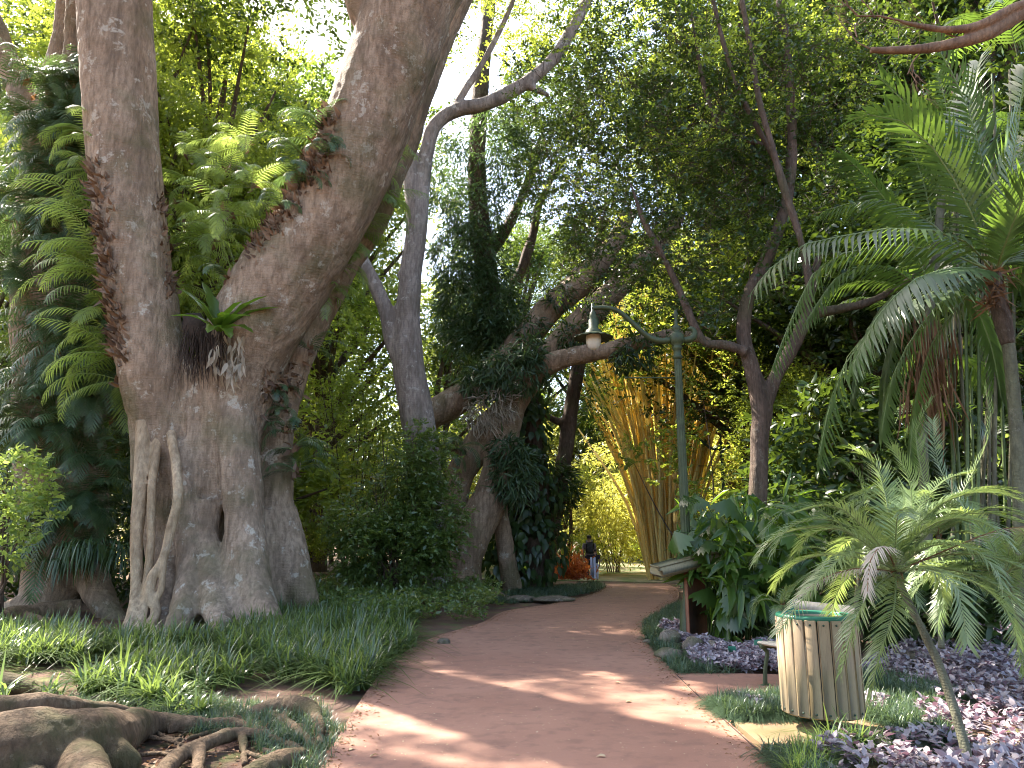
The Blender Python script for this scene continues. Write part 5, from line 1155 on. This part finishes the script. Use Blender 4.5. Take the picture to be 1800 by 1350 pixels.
blend([RG((250, 1410, .07, .02), (310, 1345, .06, .05), (370, 1318, .055, .06), (425, 1300, .05, .05), (480, 1308, .035, .03), (540, 1330, .03, .02), (570, 1360, .02, -.01)),
       RG((350, 1325, .05, .05), (345, 1370, .045, .02), (330, 1420, .04, -.02)), RG((425, 1300, .04, .04), (428, 1325, .03, .02), (430, 1340, .02, -.02)),
       RG((460, 1250, .03, .02), (500, 1275, .035, .04), (530, 1300, .035, .04), (560, 1330, .03, .02), (575, 1360, .02, -.01)),
       RG((380, 1420, .08, .0), (440, 1375, .09, .03), (500, 1345, .085, .03), (545, 1330, .05, .0)), RG((240, 1330, .02, .01), (300, 1325, .018, .012), (360, 1312, .015, .01)),
       RG((330, 1300, .015, .01), (380, 1290, .02, .02), (440, 1290, .02, .02), (500, 1290, .02, .0))], .012, 3, 'root', MT['root'], rt2, .012, 7)
random.seed(99); fine = []
for k in range(22):
    x_, y_ = random.uniform(240, 540), random.uniform(1262, 1345); q = []; a_ = random.uniform(-.6, .6) + random.choice((0, PI)); r_ = random.uniform(.010, .026)
    for j in range(6): q.append((x_, y_, r_ * (1 - j * .13), .012 - .002 * j)); x_ += math.cos(a_) * 26; y_ += math.sin(a_) * 9 + random.uniform(-4, 4); a_ += random.uniform(-.5, .5)
    fine.append(RG(*q))
blend(fine, .009, 1, 'fine_roots', MT['root'], rt2, .004, 12)
rt3 = thing('surface_root', 'humped mossy root knuckle at the path edge with small side roots', 'root', G(520, 1255))
blend([RG((430, 1262, .04, .0), (470, 1256, .08, .05), (510, 1256, .10, .07), (545, 1262, .08, .05), (562, 1282, .04, .02), (560, 1305, .03, -.01)), RG((500, 1262, .04, .04), (505, 1290, .03, .0))], .013, 3, 'root', MT['root'], rt3, .02, 6)
rt4 = thing('surface_root', 'thick rounded root half hidden by grass at the left edge', 'root', G(20, 1210))
blend([RG((-160, 1240, .12, .06), (-60, 1222, .13, .08), (20, 1218, .12, .08), (75, 1220, .07, .02), (110, 1225, .04, -.02))], .02, 3, 'root', MT['root'], rt4, .02, 5)
rt5 = thing('surface_root', 'low spreading roots of the fern-smothered tree on bare litter', 'root', G(60, 1110))
blend([RG((-200, 1120, .16, .06), (-50, 1105, .18, .1), (60, 1090, .2, .12), (140, 1085, .22, .15)), RG((40, 1092, .1, .1), (110, 1108, .09, .06), (200, 1112, .05, .0))], .03, 3, 'root', MT['root'], rt5, .03, 3)

# ------------------------------------------------------------------ white sign, croton, people
cr = MB(); nn = 900; pos = np.array([P(random.gauss(1002, 17), 1020 - abs(random.gauss(0, 17)), 27.4 + random.uniform(-.8, .8)) for _ in range(nn)])
leaves(cr, pos, RNG.normal(size=(nn, 3)) * [.8, .8, .3] + [0, 0, .9], RNG.normal(size=(nn, 3)) + [0, 0, .5], RNG.uniform(.2, .42, nn), .06, T_LEAF)
tag(cr.obj('croton_bush', MT['orange']), 'low bush of orange-red strappy leaves at the path end', 'bush')
ws = thing('white_sign', 'small upright white sign on a stake at the far left path edge', 'sign', G(1043, 1027)); g0 = G(1043, 1027)
m = MB(); box(m, g0 + Vector((0, 0, .16)), (.03, .03, .5)); m.obj('stake', MT['darkgreen'], ws)
m = MB(); box(m, g0 + Vector((0, 0, .56)), (.2, .03, .72), Matrix.Rotation(.2, 4, 'Z'), .006); m.obj('panel', MT['signwhite'], ws)
m = MB(); box(m, g0 + Vector((0.0, -.018, .56)), (.035, .006, .62), Matrix.Rotation(.2, 4, 'Z')); m.obj('grey_stripe', MT['clothgrey'], ws)
pl = MB(); gq = G(1288, 1163); box(pl, gq + Vector((0, 0, .16)), (.10, .012, .07), Matrix.Rotation(-.5, 4, 'X') , .003); box(pl, gq + Vector((0, .01, .06)), (.012, .006, .16)); tag(pl.obj('plant_label', MT['signgreen']), 'tiny green plant label among the purple leaves by the bench', 'label')

def person(label, loc, h, rz, cloth, legs, pack=None, arm_out=.0):
    t = thing('person', label, 'person', loc); s = h / 1.72; L = Vector(loc)
    Rz_ = Matrix.Rotation(rz, 3, 'Z')
    def q(x, y, z): return L + Rz_ @ Vector((x * s, y * s, z * s))
    st_ = .10
    B = [([q(0, 0, .92), q(0, .0, 1.05), q(0, 0, 1.2), q(0, .01, 1.36), q(0, .02, 1.46)], [.135 * s, .125 * s, .14 * s, .13 * s, .07 * s]),
         ([q(-.1, 0, 1.34), q(.1, 0, 1.34)], [.10 * s, .10 * s]), ([q(0, .015, 1.42), q(0, .005, 1.54)], [.055 * s, .05 * s]),
         ([q(0, 0, 1.53), q(0, -.005, 1.61), q(0, 0, 1.68)], [.068 * s, .088 * s, .055 * s]), ([q(0, -.08, 1.60), q(0, -.105, 1.585)], [.025 * s, .012 * s])]
    for sx, sw in ((-1, st_), (1, -st_)):
        B.append(([q(.085 * sx, 0, .92), q(.095 * sx, -sw * .5, .50), q(.095 * sx, -sw * .3 + .03, .1)], [.095 * s, .062 * s, .042 * s]))
        B.append(([q(.095 * sx, -sw * .3 + .04, .04), q(.10 * sx, -sw * .3 - .12, .03)], [.042 * s, .035 * s]))
        B.append(([q(.18 * sx, 0, 1.37), q((.24 + arm_out) * sx, .02, 1.12), q((.23 + arm_out) * sx, -.07, .88)], [.058 * s, .043 * s, .032 * s]))
        B.append(([q((.23 + arm_out) * sx, -.07, .88), q((.225 + arm_out) * sx, -.09, .82)], [.036 * s, .032 * s]))
        for f in range(4): B.append(([q((.215 + arm_out + .012 * f) * sx, -.09, .83), q((.21 + arm_out + .012 * f) * sx, -.10, .765 - .004 * abs(f - 1.5)), q((.205 + arm_out + .012 * f) * sx, -.08, .735)], [.010 * s, .009 * s, .008 * s]))
        B.append(([q((.20 + arm_out) * sx, -.10, .86), q((.185 + arm_out) * sx, -.12, .81)], [.012 * s, .009 * s]))
        B.append(([q(.085 * sx, 0, 1.61), q(.092 * sx, .005, 1.59)], [.02 * s, .018 * s]))
    blend(B, .014 * s, 2, 'body', MT['skin'], t, seg=10)
    blend([([q(0, .01, 1.62), q(0, .012, 1.69)], [.094 * s, .075 * s]), ([q(0, .03, 1.56), q(0, .02, 1.66)], [.075 * s, .08 * s])], .016 * s, 2, 'hair', MT['hair'], t)
    blend([([q(0, 0, .95), q(0, 0, 1.05), q(0, 0, 1.2), q(0, 0, 1.36), q(0, .01, 1.44)], [.155 * s, .145 * s, .158 * s, .15 * s, .085 * s]), ([q(-.12, 0, 1.345), q(.12, 0, 1.345)], [.112 * s, .112 * s]),
           ([q(-.17, 0, 1.38), q(-.22 - arm_out, .01, 1.18)], [.076 * s, .066 * s]), ([q(.17, 0, 1.38), q(.22 + arm_out, .01, 1.18)], [.076 * s, .066 * s])], .018 * s, 2, 'shirt', cloth, t)
    blend([([q(0, 0, .98), q(0, 0, .86)], [.148 * s, .135 * s])] + [([q(.085 * sx, 0, .9), q(.097 * sx, -sw * .5, .48), q(.097 * sx, -sw * .3 + .03, .14)], [.112 * s, .082 * s, .064 * s]) for sx, sw in ((-1, st_), (1, -st_))], .018 * s, 2, 'trousers', legs, t)
    for sx in (-1, 1):
        m = MB(); tube(m, [q(.03 * sx, -.078, 1.615), q(.03 * sx, -.088, 1.615)], [.009 * s, .006 * s], 6, 1); m.obj('eye', MT['hair'], t)
    if pack is not None:
        m = MB(); pc = q(0, .20, 1.22); box(m, pc, (.30 * s, .17 * s, .42 * s), Rz_.to_4x4(), .05); box(m, q(0, .31, 1.14), (.22 * s, .05 * s, .2 * s), Rz_.to_4x4(), .02)
        bpk = thing('backpack', 'dark backpack worn by the taller walker far down the path', 'backpack', pc); m.obj('bag', MT['black'], bpk)
        for sx in (-1, 1):
            m = MB(); tube(m, [q(.09 * sx, .15, 1.40), q(.10 * sx, .03, 1.50), q(.11 * sx, -.13, 1.40), q(.12 * sx, -.10, 1.2), q(.10 * sx, .14, 1.08)], [.016 * s] * 5, 6, .05, squash=1.6); m.obj('strap', MT['clothgrey'], bpk)
    return t
pa = P(1037, 1020, 29.5); person('taller walker with short dark hair and backpack far down the path, facing away', (pa.x, pa.y, -.02), 1.74, PI, MT['clothgrey'], MT['clothdark'], True)
pb_ = P(1047, 1020, 28.8); person('smaller walker with dark hair just in front of the taller one', (pb_.x, pb_.y, -.02), 1.22, PI, MT['clothdark'], MT['clothwhite'])

# ------------------------------------------------------------------ background trees and shrubs
def bgtree(h, cr_, nl, mat, seed, low=.25, lfs=.23, K=16):
    random.seed(seed); t = thing('background_tree', '-', 'tree'); m = MB(); st = [Vector((0, 0, -.3)), Vector((random.uniform(-.4, .4), 0, h * .25)), Vector((random.uniform(-.8, .8), random.uniform(-.5, .5), h * .6)), Vector((0, 0, h * .85))]
    tube(m, st, [h * .022, h * .018, h * .012, h * .005], 10, .6, False, wob=.08); b_ = MB(); cen = []
    for k in range(K):
        z = h * random.uniform(low, .9); a = random.uniform(0, 2 * PI); r = cr_ * random.uniform(.35, 1) * (1 - .55 * max(0, (z / h - .55)) / .45); e = Vector((math.cos(a) * r, math.sin(a) * r, z + .08 * h))
        tube(m, [Vector((0, 0, z * .72)), Vector((e.x * .5, e.y * .5, (z * .72 + e.z) / 2 + .2)), e], [h * .008, h * .005, h * .002], 6, .6, False); cen += [(e, random.uniform(.8, 1.4) * cr_ * .33), (Vector((e.x * .6, e.y * .6, e.z)), cr_ * .28)]
    m.obj('trunk', MT['brown'], t)
    for c, r in cen:
        n = int(nl / len(cen)); p, v = blob(n, c, (r, r, r * .7), .4); twigs(b_, p, lfs, lfs * .48, per=8, tlen=.55, outdir=v * .5, tmpl=T_DIA)
    b_.obj('crown', mat, t); return t
SPOTS.clear()
BT = [bgtree(14, 4.5, 1600, MT['leaf_mid'], 31), bgtree(11, 4.2, 1500, MT['leaf_light'], 32, .12), bgtree(16, 5, 1800, MT['leaf_dark'], 33), bgtree(9, 4.0, 1300, MT['leaf_yellow'], 34, .1)]
BL = ['mid-green background tree in the farthest belt of the grove', 'light green background tree in the farthest belt of the grove', 'dark-leaved background tree in the farthest belt of the grove', 'yellow-green sunlit tree in the distance']
TT = [bgtree(27, 7.0, 6000, MT['leaf_mid'], 41, .22, .25, 34), bgtree(25, 6.5, 5600, MT['leaf_light'], 42, .25, .25, 32), bgtree(29, 7.5, 6000, MT['leaf_dark'], 43, .2, .25, 34)]
TL = [(350, 31, 0, 'very tall green tree high in the gap between the fig limbs'), (520, 52, 1, 'very tall light green tree right behind the right fig limb, taller than its neighbours'), (80, 29, 1, 'very tall light green tree above the fern-smothered tree'), (250, 48, 1, 'very tall light green tree seen through the gap between the fig limbs'), (420, 44, 0, 'very tall green tree far behind the fork of the giant fig'), (560, 38, 1, 'very tall light green tree behind the right fig limb'), (0, 33, 0, 'very tall green tree beyond the left edge ferns'),
      (790, 66, 1, 'very tall light green tree behind the pale forked tree'), (900, 60, 0, 'very tall green tree behind the fern-hung dark trunk'), (1040, 64, 2, 'very tall dark tree behind the sprawling tree limbs'), (1200, 56, 0, 'very tall green tree above the golden bamboo'),
      (1330, 30, 1, 'very tall light green tree right behind the forked tree'), (1480, 27, 2, 'very tall dark tree between forked tree and skirted palm'), (1640, 26, 0, 'very tall green tree behind the skirted palm'), (1800, 25, 2, 'very tall dark tree behind the tall ringed palm'), (1950, 30, 0, 'very tall green tree past the right edge palm'), (1120, 60, 1, 'very tall light green tree farthest off beyond the path')]
random.seed(78)
for px, Y, k, l_ in TL:
    q = P(px, 900, Y); place(TT[k], (q.x, q.y, 0), random.uniform(0, 6), random.uniform(.92, 1.1), l_, 'very tall background trees', 'tree')
random.seed(77)
spots = []
# (x, y, kind): traced gaps first, then a belt all round the view
for (px, Y, k) in [(330, 27, 1), (450, 30, 1), (560, 40, 3), (250, 24, 0), (640, 46, 3), (400, 26, 1), (520, 46, 1), (60, 24, 2), (-80, 22, 0), (160, 26, 1), (780, 36, 0), (720, 50, 1), (900, 46, 3), (990, 56, 3), (1080, 60, 3), (1130, 52, 3),
                   (1225, 42, 3), (1300, 36, 3), (1380, 30, 0), (1460, 26, 2), (1560, 24, 2), (1680, 22, 0), (1800, 20, 2), (1900, 24, 0), (1620, 30, 1), (1250, 46, 1), (1480, 36, 0)]:
    q = P(px, 900, Y); spots.append((q.x, q.y, k, px))
for k in range(34):
    a = math.radians(-46 + 92 * k / 33); d = random.uniform(56, 74); spots.append((math.sin(a) * d, math.cos(a) * d, random.choice((0, 1, 2, 2, 0)), None))
low = []
for k in range(46):
    a = math.radians(-44 + 88 * (k + .5) / 46 + random.uniform(-.8, .8)); d = random.uniform(34, 50); x, y = math.sin(a) * d, math.cos(a) * d
    if 2.5 < x < 8.5: d = 60; x, y = math.sin(a) * d, math.cos(a) * d
    low.append((x, y))
for x, y in low: place(BT[random.choice((0, 1, 1, 3, 0))], (x, y, -.4), random.uniform(0, 6), random.uniform(.38, .6), 'low leafy shrub filling the space under the far trees', 'low shrubs under the far trees', 'shrub')
for (px, Y, l_) in [(330, 23, 'slim light green tree right behind the gap between the fig limbs'), (170, 22, 'slim light green tree behind the left fig limb')]:
    q = P(px, 900, Y); place(TT[1], (q.x, q.y, 0), random.uniform(0, 6), (.62, .62, .8), l_, 'slim trees behind the giant fig', 'tree')
LMK = {-80: 'the far left ferns', 60: 'the fern-smothered tree', 160: 'the left fig limb', 250: 'the aerial roots of the fig', 330: 'the ferns in the fig fork', 400: 'the strap-leaved fern in the fork', 450: 'the husk mat on the right fig limb', 520: 'the rear fig stem', 560: 'the fern tips right of the rear stem',
       640: 'the dense mid-green bush', 720: 'the pale forked tree', 780: 'the mossy fork of the sprawling tree', 900: 'the fern-hung dark trunk', 990: 'the slender dark trunk', 1080: 'the two walkers', 1130: 'the golden bamboo', 1225: 'the near lamp post', 1250: 'the scroll of the near lamp post', 1300: 'the second lamp post',
       1380: 'the trunk of the forked tree', 1460: 'the right fork of the forked tree', 1480: 'the tips of the long palm frond', 1560: 'the middle of the long palm frond', 1620: 'the dead palm skirt', 1680: 'the palm cane thicket', 1800: 'the tall ringed palm', 1900: 'the right picture edge palms'}
BK = ['mid-green', 'light green', 'dark-leaved', 'yellow-green']
for n_, (x, y, k, px) in enumerate(spots):
    place(BT[k], (x, y, 0), random.uniform(0, 6), random.uniform(.85, 1.25), BL[k] if px is None else BK[k] + ' background tree just behind ' + LMK[px], ['mid-green background trees', 'light green background trees', 'dark background trees', 'yellow-green background trees'][k], 'tree')
